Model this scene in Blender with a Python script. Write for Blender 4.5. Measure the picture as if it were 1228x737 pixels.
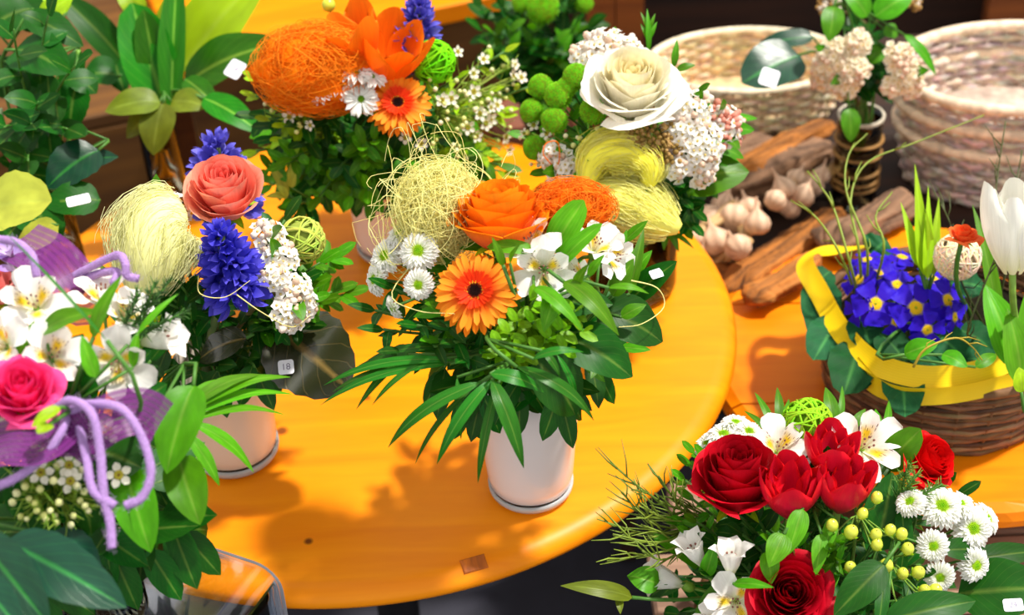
import bpy, math, random
import numpy as np
from mathutils import Vector, Matrix

for o in list(bpy.data.objects): bpy.data.objects.remove(o)
scene = bpy.context.scene
COL = scene.collection
rng = random.Random(7)
PI = math.pi

# ------------------------------------------------------------------ camera
FPX, PITCH, ROLL = 1900.0, math.radians(37.0), math.radians(-3.0)
CAM = Vector((0, 0, 1.737))
_fwd = Vector((0, math.cos(PITCH), -math.sin(PITCH)))
_r0 = Vector((1, 0, 0)); _u0 = _r0.cross(_fwd)
RT = math.cos(ROLL) * _r0 + math.sin(ROLL) * _u0
UP = -math.sin(ROLL) * _r0 + math.cos(ROLL) * _u0
FW = _fwd
cd = bpy.data.cameras.new('camera'); cam = bpy.data.objects.new('camera', cd); COL.objects.link(cam)
cd.sensor_fit = 'HORIZONTAL'; cd.sensor_width = 36.0; cd.lens = FPX / 1228 * 36.0
cd.clip_start = 0.05
cam.matrix_world = Matrix(((RT.x, UP.x, -FW.x, CAM.x), (RT.y, UP.y, -FW.y, CAM.y), (RT.z, UP.z, -FW.z, CAM.z), (0, 0, 0, 1)))
cd.dof.use_dof = True; cd.dof.focus_distance = 1.27; cd.dof.aperture_fstop = 5.6
scene.camera = cam

# ------------------------------------------------------------------ light
world = bpy.data.worlds.new('world'); scene.world = world; world.use_nodes = True
wb = world.node_tree.nodes['Background']
wb.inputs['Color'].default_value = (1.0, 0.97, 0.93, 1); wb.inputs['Strength'].default_value = 0.75
sd = bpy.data.lights.new('sun', 'SUN'); sd.energy = 3.9; sd.angle = math.radians(4); sd.color = (1.0, 0.95, 0.86)
sun = bpy.data.objects.new('sun', sd); COL.objects.link(sun)
sun.rotation_euler = Vector((-0.46, -0.10, -1.0)).to_track_quat('-Z', 'Y').to_euler()
sun.location = (1.2, 2.2, 3.5)
vs = scene.view_settings
vs.view_transform = 'Standard'; vs.look = 'None'; vs.gamma = 1.0; vs.use_curve_mapping = False
vs.exposure = 0.42

# ------------------------------------------------------------------ helpers: space
def W(x, y, d):                       # a point seen at (x, y) at distance d along the view axis
    return CAM + d * (FW + ((x - 614) / FPX) * RT - ((y - 368.5) / FPX) * UP)
def ray(x, y):
    return (FW + ((x - 614) / FPX) * RT - ((y - 368.5) / FPX) * UP)
def PZ(x, y, z):                      # the point of height z in that direction
    r = ray(x, y); return CAM + r * ((z - CAM.z) / r.z)
def depth(p): return (p - CAM).dot(FW)
def cv(a, b, c): return (a * RT + b * UP - c * FW).normalized()
def frame(pos, z, xh=None, s=1.0):
    z = Vector(z).normalized()
    xh = Vector(xh) if xh is not None else Vector((0.3, 0.2, 1))
    x = xh - z * xh.dot(z)
    if x.length < 1e-4: x = Vector((1, 0.1, 0)) - z * z.x
    x.normalize(); y = z.cross(x)
    return Matrix(((x.x * s, y.x * s, z.x * s, pos[0]), (x.y * s, y.y * s, z.y * s, pos[1]), (x.z * s, y.z * s, z.z * s, pos[2]), (0, 0, 0, 1)))
def frame_x(pos, x, zh, s=1.0):       # x axis exact, z near the hint
    x = Vector(x).normalized(); zh = Vector(zh)
    z = zh - x * zh.dot(x)
    if z.length < 1e-4: z = Vector((0, 0.1, 1)) - x * (x.z)
    z.normalize(); y = z.cross(x)
    return Matrix(((x.x * s, y.x * s, z.x * s, pos[0]), (x.y * s, y.y * s, z.y * s, pos[1]), (x.z * s, y.z * s, z.z * s, pos[2]), (0, 0, 0, 1)))
def c8(r, g, b):
    f = lambda v: ((v / 255 + 0.055) / 1.055) ** 2.4 if v > 10 else v / 255 / 12.92
    return (f(r), f(g), f(b))
def lerp(a, b, t): return tuple(a[i] + (b[i] - a[i]) * t for i in range(len(a)))
def catmull(P, n=6):
    P = [Vector(p) for p in P]; Q = [P[0] * 2 - P[1]] + P + [P[-1] * 2 - P[-2]]; out = []
    for i in range(1, len(Q) - 2):
        a, b, c, d = Q[i - 1], Q[i], Q[i + 1], Q[i + 2]
        for k in range(n):
            t = k / n
            out.append(0.5 * ((2 * b) + (c - a) * t + (2 * a - 5 * b + 4 * c - d) * t * t + (3 * b - a - 3 * c + d) * t ** 3))
    out.append(P[-1]); return out
def bez(a, b, c, d, n=10):
    a, b, c, d = map(Vector, (a, b, c, d)); o = []
    for i in range(n + 1):
        t = i / n; s = 1 - t
        o.append(a * s ** 3 + b * (3 * s * s * t) + c * (3 * s * t * t) + d * t ** 3)
    return o
def rv(s=1.0): return Vector((rng.uniform(-s, s), rng.uniform(-s, s), rng.uniform(-s, s)))

# ------------------------------------------------------------------ helpers: meshes
class G:
    def __init__(s): s.V = []; s.F = []; s.UV = []; s.C = []
    def add(s, V, F, col=(1, 1, 1), uv=None, M=None):
        k = len(s.V)
        if M is not None: V = [M @ Vector(v) for v in V]
        s.V += [tuple(v) for v in V]
        s.F += [tuple(i + k for i in f) for f in F]
        n = len(V)
        s.UV += (uv if uv is not None else [(0.0, 0.5)] * n)
        if callable(col): s.C += [col(*q) for q in uv]
        elif col and isinstance(col[0], (tuple, list)): s.C += list(col)
        else: s.C += [col] * n
        return s
    def tube(s, P, r, n=5, col=(1, 1, 1), cap=True):
        P = [Vector(p) for p in P]; m = len(P)
        rs = r if isinstance(r, (list, tuple)) else [r] * m
        V = []; F = []; uv = []
        t0 = (P[1] - P[0]).normalized()
        nrm = t0.orthogonal().normalized()
        for i in range(m):
            t = (P[min(i + 1, m - 1)] - P[max(i - 1, 0)])
            if t.length < 1e-9: t = t0
            t.normalize()
            nrm = nrm - t * nrm.dot(t)
            if nrm.length < 1e-6: nrm = t.orthogonal()
            nrm.normalize(); b = t.cross(nrm)
            for j in range(n):
                a = 2 * PI * j / n
                V.append(P[i] + (nrm * math.cos(a) + b * math.sin(a)) * rs[i]); uv.append((i / max(1, m - 1), j / n))
        for i in range(m - 1):
            for j in range(n):
                F.append((i * n + j, i * n + (j + 1) % n, (i + 1) * n + (j + 1) % n, (i + 1) * n + j))
        if cap: F.append(tuple(reversed(range(n)))); F.append(tuple((m - 1) * n + j for j in range(n)))
        return s.add(V, F, col, uv)
    def ball(s, c, r, nu=6, nv=8, col=(1, 1, 1), sc=(1, 1, 1), M=None):
        V = []; F = []; uv = []
        for i in range(nu + 1):
            th = PI * i / nu
            for j in range(nv):
                ph = 2 * PI * j / nv
                V.append((c[0] + r * sc[0] * math.sin(th) * math.cos(ph), c[1] + r * sc[1] * math.sin(th) * math.sin(ph), c[2] + r * sc[2] * math.cos(th))); uv.append((i / nu, j / nv))
        for i in range(nu):
            for j in range(nv):
                F.append((i * nv + j, (i + 1) * nv + j, (i + 1) * nv + (j + 1) % nv, i * nv + (j + 1) % nv))
        return s.add(V, F, col, uv, M)
    def lathe(s, prof, n=40, col=(1, 1, 1), c=(0, 0, 0), sx=1, sy=1):
        V = []; F = []; uv = []; m = len(prof)
        for i, (r, z) in enumerate(prof):
            for j in range(n):
                a = 2 * PI * j / n; V.append((c[0] + r * sx * math.cos(a), c[1] + r * sy * math.sin(a), c[2] + z)); uv.append((i / (m - 1), j / n))
        for i in range(m - 1):
            for j in range(n):
                F.append((i * n + j, i * n + (j + 1) % n, (i + 1) * n + (j + 1) % n, (i + 1) * n + j))
        return s.add(V, F, col, uv)
    def box(s, a, b, bev=0.0, M=None, col=(1, 1, 1)):
        x0, y0, z0 = a; x1, y1, z1 = b; e = bev
        V = []; F = []
        if e <= 0:
            V = [(x0, y0, z0), (x1, y0, z0), (x1, y1, z0), (x0, y1, z0), (x0, y0, z1), (x1, y0, z1), (x1, y1, z1), (x0, y1, z1)]
            F = [(3, 2, 1, 0), (4, 5, 6, 7), (0, 1, 5, 4), (1, 2, 6, 5), (2, 3, 7, 6), (3, 0, 4, 7)]
        else:
            rings = [(e, z0), (0, z0 + e), (0, z1 - e), (e, z1)]
            for q, z in rings: V += [(x0 + q, y0 + q, z), (x1 - q, y0 + q, z), (x1 - q, y1 - q, z), (x0 + q, y1 - q, z)]
            F = [(3, 2, 1, 0), (12, 13, 14, 15)]
            for i in range(3):
                for j in range(4): F.append((i * 4 + j, i * 4 + (j + 1) % 4, i * 4 + 4 + (j + 1) % 4, i * 4 + 4 + j))
        return s.add(V, F, col, None, M)
    def mesh(s, name, mat, smooth=True):
        me = bpy.data.meshes.new(name)
        me.from_pydata(s.V, [], s.F); 
        uvl = me.uv_layers.new(name='UVMap')
        idx = np.empty(len(me.loops), np.int32); me.loops.foreach_get('vertex_index', idx)
        uvl.data.foreach_set('uv', np.array(s.UV, np.float32)[idx].ravel())
        ca = me.color_attributes.new('Col', 'FLOAT_COLOR', 'POINT')
        C = np.ones((len(s.V), 4), np.float32); C[:, :3] = np.array(s.C, np.float32); ca.data.foreach_set('color', C.ravel())
        if smooth: me.polygons.foreach_set('use_smooth', np.ones(len(me.polygons), bool))
        if mat is not None: me.materials.append(mat)
        me.update(); return me

WM = {}
def _mw(o): return WM[o.name]
def link(name, data, parent=None, M=None):
    o = bpy.data.objects.new(name, data); COL.objects.link(o)
    M = M.copy() if M is not None else Matrix.Identity(4)
    if parent is not None:
        o.parent = parent; o.matrix_local = _mw(parent).inverted() @ M
    else: o.matrix_local = M
    WM[o.name] = M
    return o
def tag(o, label, cat, group=None):
    o['label'] = label; o['category'] = cat
    if group: o['group'] = group
    return o
def struct(o): o['kind'] = 'structure'; return o
def thing(name, label, cat, loc, group=None):
    return tag(link(name, None, None, Matrix.Translation(loc)), label, cat, group)
def localmesh(g, name, mat, parent, smooth=True):      # geometry given in world space, hung on a parent
    base = _mw(parent).to_translation()
    g.V = [(v[0] - base.x, v[1] - base.y, v[2] - base.z) for v in g.V]
    return link(name, g.mesh(name, mat, smooth), parent, Matrix.Translation(base))

# ------------------------------------------------------------------ materials
def newmat(name):
    m = bpy.data.materials.new(name); m.use_nodes = True
    nt = m.node_tree; return m, nt, nt.nodes, nt.links, nt.nodes['Principled BSDF'], nt.nodes['Material Output']
def setp(b, **k):
    for a, v in k.items():
        a = {'spec': 'Specular IOR Level', 'trans': 'Transmission Weight', 'coat': 'Coat Weight', 'sheen': 'Sheen Weight'}.get(a, a)
        b.inputs[a].default_value = v
def N(nodes, t, **k):
    n = nodes.new(t)
    for a, v in k.items(): setattr(n, a, v)
    return n
def mat_petal(name, rough=0.55, transl=0.28, bump=0.15, streak=60.0):
    m, nt, nn, L, b, out = newmat(name)
    at = N(nn, 'ShaderNodeAttribute', attribute_name='Col')
    uv = N(nn, 'ShaderNodeTexCoord'); mp = N(nn, 'ShaderNodeMapping'); mp.inputs['Scale'].default_value = (2.0, streak / 3, 1)
    L.new(uv.outputs['UV'], mp.inputs['Vector'])
    no = N(nn, 'ShaderNodeTexNoise'); no.inputs['Scale'].default_value = 1.0; no.inputs['Detail'].default_value = 2
    L.new(mp.outputs[0], no.inputs['Vector'])
    mr = N(nn, 'ShaderNodeMapRange'); mr.inputs['To Min'].default_value = 0.82; mr.inputs['To Max'].default_value = 1.16
    L.new(no.outputs['Fac'], mr.inputs['Value'])
    mx = N(nn, 'ShaderNodeMix', data_type='RGBA', blend_type='MULTIPLY'); mx.inputs['Factor'].default_value = 1
    L.new(at.outputs['Color'], mx.inputs['A']); L.new(mr.outputs[0], mx.inputs['B'])
    L.new(mx.outputs['Result'], b.inputs['Base Color']); setp(b, Roughness=rough, spec=0.15)
    bp = N(nn, 'ShaderNodeBump'); bp.inputs['Strength'].default_value = bump; bp.inputs['Distance'].default_value = 0.001
    L.new(no.outputs['Fac'], bp.inputs['Height']); L.new(bp.outputs[0], b.inputs['Normal'])
    tr = N(nn, 'ShaderNodeBsdfTranslucent'); L.new(mx.outputs['Result'], tr.inputs['Color'])
    ms = N(nn, 'ShaderNodeMixShader'); ms.inputs[0].default_value = transl
    L.new(b.outputs[0], ms.inputs[1]); L.new(tr.outputs[0], ms.inputs[2]); L.new(ms.outputs[0], out.inputs['Surface'])
    return m
def mat_leaf(name, c, vein=None, rough=0.38, transl=0.22, lat=9.0, par=False, spec=0.2, var=0.6):
    m, nt, nn, L, b, out = newmat(name)
    vein = vein or lerp(c, (0.40, 0.55, 0.10), 0.20)
    oi = N(nn, 'ShaderNodeObjectInfo')
    uv = N(nn, 'ShaderNodeTexCoord'); sx = N(nn, 'ShaderNodeSeparateXYZ'); L.new(uv.outputs['UV'], sx.inputs[0])
    def mth(op, a, bb=None, cl=False):
        n = N(nn, 'ShaderNodeMath', operation=op, use_clamp=cl)
        for i, q in enumerate((a, bb)):
            if q is None: continue
            if isinstance(q, (int, float)): n.inputs[i].default_value = q
            else: L.new(q, n.inputs[i])
        return n.outputs[0]
    av = mth('ABSOLUTE', mth('SUBTRACT', sx.outputs['Y'], 0.5))
    mid = mth('SUBTRACT', 1.0, mth('MULTIPLY', av, 16.0), True)
    if par: lt = mth('POWER', mth('ABSOLUTE', mth('SINE', mth('MULTIPLY', sx.outputs['Y'], 30.0))), 6.0)
    else:
        ph = mth('SUBTRACT', mth('MULTIPLY', sx.outputs['X'], lat), mth('MULTIPLY', av, lat * 0.75))
        lt = mth('POWER', mth('ABSOLUTE', mth('SINE', mth('MULTIPLY', ph, PI))), 30.0)
        lt = mth('SUBTRACT', 1.0, mth('MULTIPLY', mth('ABSOLUTE', mth('SINE', mth('MULTIPLY', ph, PI))), 7.0), True)
    ve = mth('ADD', mid, mth('MULTIPLY', lt, 0.32), True)
    mx = N(nn, 'ShaderNodeMix', data_type='RGBA'); mx.inputs['A'].default_value = (*c, 1); mx.inputs['B'].default_value = (*vein, 1)
    L.new(ve, mx.inputs['Factor'])
    no = N(nn, 'ShaderNodeTexNoise'); no.inputs['Scale'].default_value = 3; L.new(uv.outputs['UV'], no.inputs['Vector'])
    hs = N(nn, 'ShaderNodeHueSaturation'); L.new(mx.outputs['Result'], hs.inputs['Color'])
    v1 = mth('ADD', mth('MULTIPLY', oi.outputs['Random'], var), 1.0 - var * 0.45)
    v2 = mth('MULTIPLY', v1, mth('ADD', 0.5, mth('MULTIPLY', no.outputs['Fac'], 1.0)))
    L.new(v2, hs.inputs['Value'])
    L.new(mth('ADD', 0.488, mth('MULTIPLY', oi.outputs['Random'], 0.022)), hs.inputs['Hue'])
    L.new(hs.outputs[0], b.inputs['Base Color']); setp(b, Roughness=rough, spec=spec)
    bp = N(nn, 'ShaderNodeBump'); bp.inputs['Strength'].default_value = 0.2; bp.inputs['Distance'].default_value = 0.0008; bp.invert = True
    L.new(ve, bp.inputs['Height']); L.new(bp.outputs[0], b.inputs['Normal'])
    tr = N(nn, 'ShaderNodeBsdfTranslucent')
    hb = N(nn, 'ShaderNodeMix', data_type='RGBA', blend_type='MULTIPLY'); hb.inputs['Factor'].default_value = 1; hb.inputs['B'].default_value = (1.3, 1.3, 0.5, 1)
    L.new(hs.outputs[0], hb.inputs['A']); L.new(hb.outputs['Result'], tr.inputs['Color'])
    ms = N(nn, 'ShaderNodeMixShader'); ms.inputs[0].default_value = transl
    L.new(b.outputs[0], ms.inputs[1]); L.new(tr.outputs[0], ms.inputs[2]); L.new(ms.outputs[0], out.inputs['Surface'])
    return m
def mat_col(name, rough=0.6, spec=0.4, noise=0.0, scale=200, sheen=0.0, bump=0.0):   # colour from the Col attribute
    m, nt, nn, L, b, out = newmat(name)
    at = N(nn, 'ShaderNodeAttribute', attribute_name='Col')
    L.new(at.outputs['Color'], b.inputs['Base Color']); setp(b, Roughness=rough, spec=spec, sheen=sheen)
    if noise or bump:
        tc = N(nn, 'ShaderNodeTexCoord'); no = N(nn, 'ShaderNodeTexNoise'); no.inputs['Scale'].default_value = scale; L.new(tc.outputs['Object'], no.inputs['Vector'])
        mr = N(nn, 'ShaderNodeMapRange'); mr.inputs['To Min'].default_value = 1 - noise; mr.inputs['To Max'].default_value = 1 + noise; mr.inputs['From Min'].default_value = .3; mr.inputs['From Max'].default_value = .7
        L.new(no.outputs['Fac'], mr.inputs['Value'])
        mx = N(nn, 'ShaderNodeMix', data_type='RGBA', blend_type='MULTIPLY'); mx.inputs['Factor'].default_value = 1
        L.new(at.outputs['Color'], mx.inputs['A']); L.new(mr.outputs[0], mx.inputs['B']); L.new(mx.outputs['Result'], b.inputs['Base Color'])
        if bump:
            bp = N(nn, 'ShaderNodeBump'); bp.inputs['Strength'].default_value = bump; bp.inputs['Distance'].default_value = 0.002
            L.new(no.outputs['Fac'], bp.inputs['Height']); L.new(bp.outputs[0], b.inputs['Normal'])
    return m
def mat_wood(name, c1, c2, scale=(3, 26, 26), rough=0.45, knots=(), coat=0.0, bump=0.1, spec=0.4):
    m, nt, nn, L, b, out = newmat(name)
    tc = N(nn, 'ShaderNodeTexCoord'); mp = N(nn, 'ShaderNodeMapping'); mp.inputs['Scale'].default_value = scale
    L.new(tc.outputs['Object'], mp.inputs['Vector'])
    no = N(nn, 'ShaderNodeTexNoise'); no.inputs['Scale'].default_value = 1; no.inputs['Detail'].default_value = 6; no.inputs['Distortion'].default_value = 0.6
    L.new(mp.outputs[0], no.inputs['Vector'])
    cr = N(nn, 'ShaderNodeValToRGB'); cr.color_ramp.elements[0].position = 0.3; cr.color_ramp.elements[1].position = 0.7
    cr.color_ramp.elements[0].color = (*c2, 1); cr.color_ramp.elements[1].color = (*c1, 1)
    L.new(no.outputs['Fac'], cr.inputs[0]); col = cr.outputs[0]
    for (kx, ky, r, kc) in knots:
        d = N(nn, 'ShaderNodeVectorMath', operation='DISTANCE'); d.inputs[1].default_value = (kx, ky, 0.0)
        fl = N(nn, 'ShaderNodeVectorMath', operation='MULTIPLY'); fl.inputs[1].default_value = (1, 1, 0)
        L.new(tc.outputs['Object'], fl.inputs[0]); L.new(fl.outputs[0], d.inputs[0])
        mr = N(nn, 'ShaderNodeMapRange'); mr.inputs['From Min'].default_value = r * 0.4; mr.inputs['From Max'].default_value = r; mr.inputs['To Min'].default_value = 0.9; mr.inputs['To Max'].default_value = 0
        L.new(d.outputs['Value'], mr.inputs['Value'])
        mx = N(nn, 'ShaderNodeMix', data_type='RGBA'); mx.inputs['B'].default_value = (*kc, 1); L.new(mr.outputs[0], mx.inputs['Factor']); L.new(col, mx.inputs['A']); col = mx.outputs['Result']
    L.new(col, b.inputs['Base Color']); setp(b, Roughness=rough, spec=spec, coat=coat); b.inputs['Coat Roughness'].default_value = 0.25
    bp = N(nn, 'ShaderNodeBump'); bp.inputs['Strength'].default_value = bump; bp.inputs['Distance'].default_value = 0.002
    L.new(no.outputs['Fac'], bp.inputs['Height']); L.new(bp.outputs[0], b.inputs['Normal'])
    return m
def mat_clear(name, tint=(1, 1, 1), gloss=0.9, edge=(0.9, 0.95, 1.0)):     # thin clear glass or acrylic
    m, nt, nn, L, b, out = newmat(name)
    nn.remove(b)
    t = N(nn, 'ShaderNodeBsdfTransparent'); t.inputs['Color'].default_value = (*tint, 1)
    g = N(nn, 'ShaderNodeBsdfGlossy'); g.inputs['Roughness'].default_value = 0.04; g.inputs['Color'].default_value = (*edge, 1)
    fr = N(nn, 'ShaderNodeFresnel'); fr.inputs['IOR'].default_value = 1.45
    mu = N(nn, 'ShaderNodeMath', operation='MULTIPLY'); mu.inputs[1].default_value = gloss; L.new(fr.outputs[0], mu.inputs[0])
    ms = N(nn, 'ShaderNodeMixShader'); L.new(mu.outputs[0], ms.inputs[0]); L.new(t.outputs[0], ms.inputs[1]); L.new(g.outputs[0], ms.inputs[2]); L.new(ms.outputs[0], out.inputs['Surface'])
    return m

M = {}
M['petal'] = mat_petal('petal')
M['petal_velvet'] = mat_petal('petal_velvet', 0.5, 0.12, 0.12)
M['petal_gloss'] = mat_petal('petal_gloss', 0.32, 0.2, 0.2, 90)
M['stem'] = mat_col('stem', 0.5, 0.4, 0.2, 90)
M['fibre'] = mat_col('fibre', 0.8, 0.1)
M['yarn'] = mat_col('yarn', 0.95, 0.1, 0.18, 900, 0.0, 0.6)
M['berry'] = mat_col('berry', 0.3, 0.5, 0.12, 60)
M['paper'] = mat_col('paper', 0.5, 0.4)
M['wicker'] = mat_col('wicker', 0.65, 0.3, 0.3, 70, 0, 0.4)
M['disc'] = mat_col('disc', 0.8, 0.2, 0.25, 700, 0, 0.5)
M['garlic'] = mat_col('garlic', 0.5, 0.35, 0.15, 60)
M['soil'] = mat_col('soil', 0.95, 0.1, 0.5, 120, 0, 0.8)
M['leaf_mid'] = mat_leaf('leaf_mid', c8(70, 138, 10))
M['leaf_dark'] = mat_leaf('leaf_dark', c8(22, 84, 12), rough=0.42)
M['leaf_deep'] = mat_leaf('leaf_deep', c8(10, 60, 40), c8(40, 120, 50), rough=0.33, transl=0.1, lat=7, spec=.4)
M['leaf_primrose'] = mat_leaf('leaf_primrose', c8(24, 84, 44), c8(60, 124, 60), rough=0.6, transl=0.15, lat=6, spec=.15)
M['leaf_light'] = mat_leaf('leaf_light', c8(148, 190, 20))
M['leaf_yellow'] = mat_leaf('leaf_yellow', c8(178, 190, 70), rough=0.5)
M['leaf_box'] = mat_leaf('leaf_box', c8(116, 176, 14), lat=4)
M['leaf_strap'] = mat_leaf('leaf_strap', c8(84, 154, 16), par=True, transl=0.3)
M['leaf_strapdark'] = mat_leaf('leaf_strapdark', c8(34, 108, 20), par=True, rough=0.3)
M['leaf_big'] = mat_leaf('leaf_big', c8(40, 118, 14), c8(120, 180, 60), lat=8, transl=0.3)
M['leaf_olive'] = mat_leaf('leaf_olive', c8(104, 122, 28), rough=.4)
M['leaf_galax'] = mat_leaf('leaf_galax', c8(40, 44, 20), c8(120, 100, 50), rough=0.22, transl=0.05, lat=5, spec=0.8)
M['table'] = mat_wood('table', c8(255, 152, 8), c8(242, 132, 5), (5, 40, 40), 0.4,
    knots=((-0.069, -0.17, 0.008, c8(110, 50, 10)), (0.010, -0.128, 0.005, c8(150, 70, 10)), (-0.033, -0.318, 0.005, c8(90, 40, 10)), (0.29, -0.06, 0.008, c8(215, 110, 15)), (0.30, -0.03, 0.012, c8(230, 125, 15))), coat=0.0, bump=0.04, spec=.22)
M['table_orange'] = mat_wood('table_orange', c8(252, 146, 8), c8(232, 120, 5), (4, 34, 34), 0.4, bump=0.05, spec=.2)
M['wood_grey'] = mat_wood('wood_grey', c8(186, 150, 125), c8(120, 92, 76), (3, 40, 40), 0.8, bump=0.4)
M['wood_dark'] = mat_wood('wood_dark', c8(58, 30, 14), c8(26, 13, 7), (3, 30, 30), 0.7, bump=0.4)
M['patch'] = mat_wood('patch', c8(214, 112, 12), c8(140, 66, 10), (120, 40, 40), 0.5, bump=.1)
M['wood_brown'] = mat_wood('wood_brown', c8(116, 74, 24), c8(72, 42, 12), (3, 30, 30), 0.7, bump=0.2)
M['wood_rust'] = mat_wood('wood_rust', c8(170, 92, 36), c8(110, 54, 22), (3, 30, 30), 0.6, bump=0.2)
M['bark'] = mat_wood('bark', c8(206, 128, 52), c8(50, 26, 12), (5, 90, 90), 0.8, bump=1.0)
M['bark_grey'] = mat_wood('bark_grey', c8(160, 120, 90), c8(50, 36, 30), (5, 80, 80), 0.85, bump=0.9)
M['floor'] = mat_wood('floor', c8(52, 52, 64), c8(30, 30, 38), (8, 8, 8), 0.8, bump=0.1)
M['iron'] = mat_wood('iron', c8(40, 40, 46), c8(28, 28, 32), (20, 20, 20), 0.5)
M['clear'] = mat_clear('clear', (0.97, 0.98, 0.98), 1.0)
M['jar'] = mat_clear('jar', (0.80, 0.74, 0.58), 1.0)
M['acrylic'] = mat_clear('acrylic', (0.94, 0.93, 0.93), 1.0)

def mat_plain(name, c, rough=0.4, **k):
    m, nt, nn, L, b, out = newmat(name); b.inputs['Base Color'].default_value = (*c, 1); setp(b, Roughness=rough, **k)
    tc = N(nn, 'ShaderNodeTexCoord'); no = N(nn, 'ShaderNodeTexNoise'); no.inputs['Scale'].default_value = 30; L.new(tc.outputs['Object'], no.inputs['Vector'])
    mr = N(nn, 'ShaderNodeMapRange'); mr.inputs['To Min'].default_value = max(0.02, rough - 0.05); mr.inputs['To Max'].default_value = rough + 0.05; L.new(no.outputs['Fac'], mr.inputs['Value']); L.new(mr.outputs[0], b.inputs['Roughness'])
    return m
M['white_glass'] = mat_plain('white_glass', c8(240, 232, 232), 0.25, coat=0.5)
M['cream_glass'] = mat_plain('cream_glass', c8(226, 212, 196), 0.3, coat=0.3)
M['acrylic_edge'] = mat_plain('acrylic_edge', c8(205, 205, 215), 0.2)
M['terracotta'] = mat_plain('terracotta', c8(120, 60, 30), 0.7)
def mat_ribbon(name, c, alpha, stripe=0.0):
    m, nt, nn, L, b, out = newmat(name)
    b.inputs['Base Color'].default_value = (*c, 1); setp(b, Roughness=0.4, spec=.25)
    uv = N(nn, 'ShaderNodeTexCoord'); sx = N(nn, 'ShaderNodeSeparateXYZ'); L.new(uv.outputs['UV'], sx.inputs[0])
    wv = N(nn, 'ShaderNodeMath', operation='MULTIPLY'); wv.inputs[1].default_value = 55; L.new(sx.outputs['Y'], wv.inputs[0])
    sn = N(nn, 'ShaderNodeMath', operation='SINE'); L.new(wv.outputs[0], sn.inputs[0])
    mr = N(nn, 'ShaderNodeMapRange'); mr.inputs['From Min'].default_value = -1; mr.inputs['To Min'].default_value = max(0, alpha - stripe); mr.inputs['To Max'].default_value = min(1, alpha + stripe); L.new(sn.outputs[0], mr.inputs['Value'])
    L.new(mr.outputs[0], b.inputs['Alpha'])
    return m
M['organza'] = mat_ribbon('organza', c8(112, 40, 118), 0.74, 0.1)
M['yellow_ribbon'] = mat_ribbon('yellow_ribbon', c8(250, 208, 20), 0.97, 0.03)
def mat_alstro():
    m = mat_petal('alstro_inner'); nt = m.node_tree; nn = nt.nodes; L = nt.links
    uv = [n for n in nn if n.type == 'TEX_COORD'][0]
    mp = N(nn, 'ShaderNodeMapping'); mp.inputs['Scale'].default_value = (5, 13, 1); L.new(uv.outputs['UV'], mp.inputs['Vector'])
    vo = N(nn, 'ShaderNodeTexVoronoi'); vo.inputs['Scale'].default_value = 1; L.new(mp.outputs[0], vo.inputs['Vector'])
    lt = N(nn, 'ShaderNodeMath', operation='LESS_THAN'); lt.inputs[1].default_value = 0.24; L.new(vo.outputs['Distance'], lt.inputs[0])
    sx = N(nn, 'ShaderNodeSeparateXYZ'); L.new(uv.outputs['UV'], sx.inputs[0])
    a = N(nn, 'ShaderNodeMath', operation='COMPARE'); a.inputs[1].default_value = 0.56; a.inputs[2].default_value = 0.22; L.new(sx.outputs['X'], a.inputs[0])
    mu = N(nn, 'ShaderNodeMath', operation='MULTIPLY'); L.new(lt.outputs[0], mu.inputs[0]); L.new(a.outputs[0], mu.inputs[1])
    src = [n for n in nn if n.type == 'MIX'][0]
    mx = N(nn, 'ShaderNodeMix', data_type='RGBA'); mx.inputs['B'].default_value = (*c8(96, 30, 22), 1); L.new(mu.outputs[0], mx.inputs['Factor']); L.new(src.outputs['Result'], mx.inputs['A'])
    for n in nn:
        if n.type == 'BSDF_PRINCIPLED': L.new(mx.outputs['Result'], n.inputs['Base Color'])
        if n.type == 'BSDF_TRANSLUCENT': L.new(mx.outputs['Result'], n.inputs['Color'])
    return m
M['alstro_inner'] = mat_alstro()

# ------------------------------------------------------------------ leaf and petal surfaces
def prof(kind, u):
    if kind == 'ovate': return max(0.0, (u ** 0.55) * ((1 - u) ** 0.75)) / 0.4126
    if kind == 'lance': return max(0.0, (u ** 0.6) * ((1 - u) ** 0.9)) / 0.364
    if kind == 'strap': return min(1.0, (u * 6) ** 0.5) * min(1.0, ((1 - u) * 1.7)) ** 0.9
    if kind == 'oval': return math.sqrt(max(0, 1 - (2 * u - 1) ** 2)) * 0.98
    if kind == 'round': return math.sqrt(max(0, 1 - (2 * u - 1) ** 2)) * (1.15 - 0.3 * u)
    if kind == 'spoon': return (0.25 + 0.75 * min(1, u * 1.3) ** 0.8) * math.sqrt(max(0.0, 1 - max(0, (u - 0.72) / 0.28) ** 2.2))
    if kind == 'obov': return (0.12 + 0.88 * u ** 0.9) * math.sqrt(max(0.0, 1 - max(0, (u - 0.6) / 0.4) ** 2.4))
    if kind == 'ray': return (0.5 + 0.5 * min(1, u * 2)) * math.sqrt(max(0.0, 1 - max(0, (u - 0.8) / 0.2) ** 2))
    return 1.0
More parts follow.
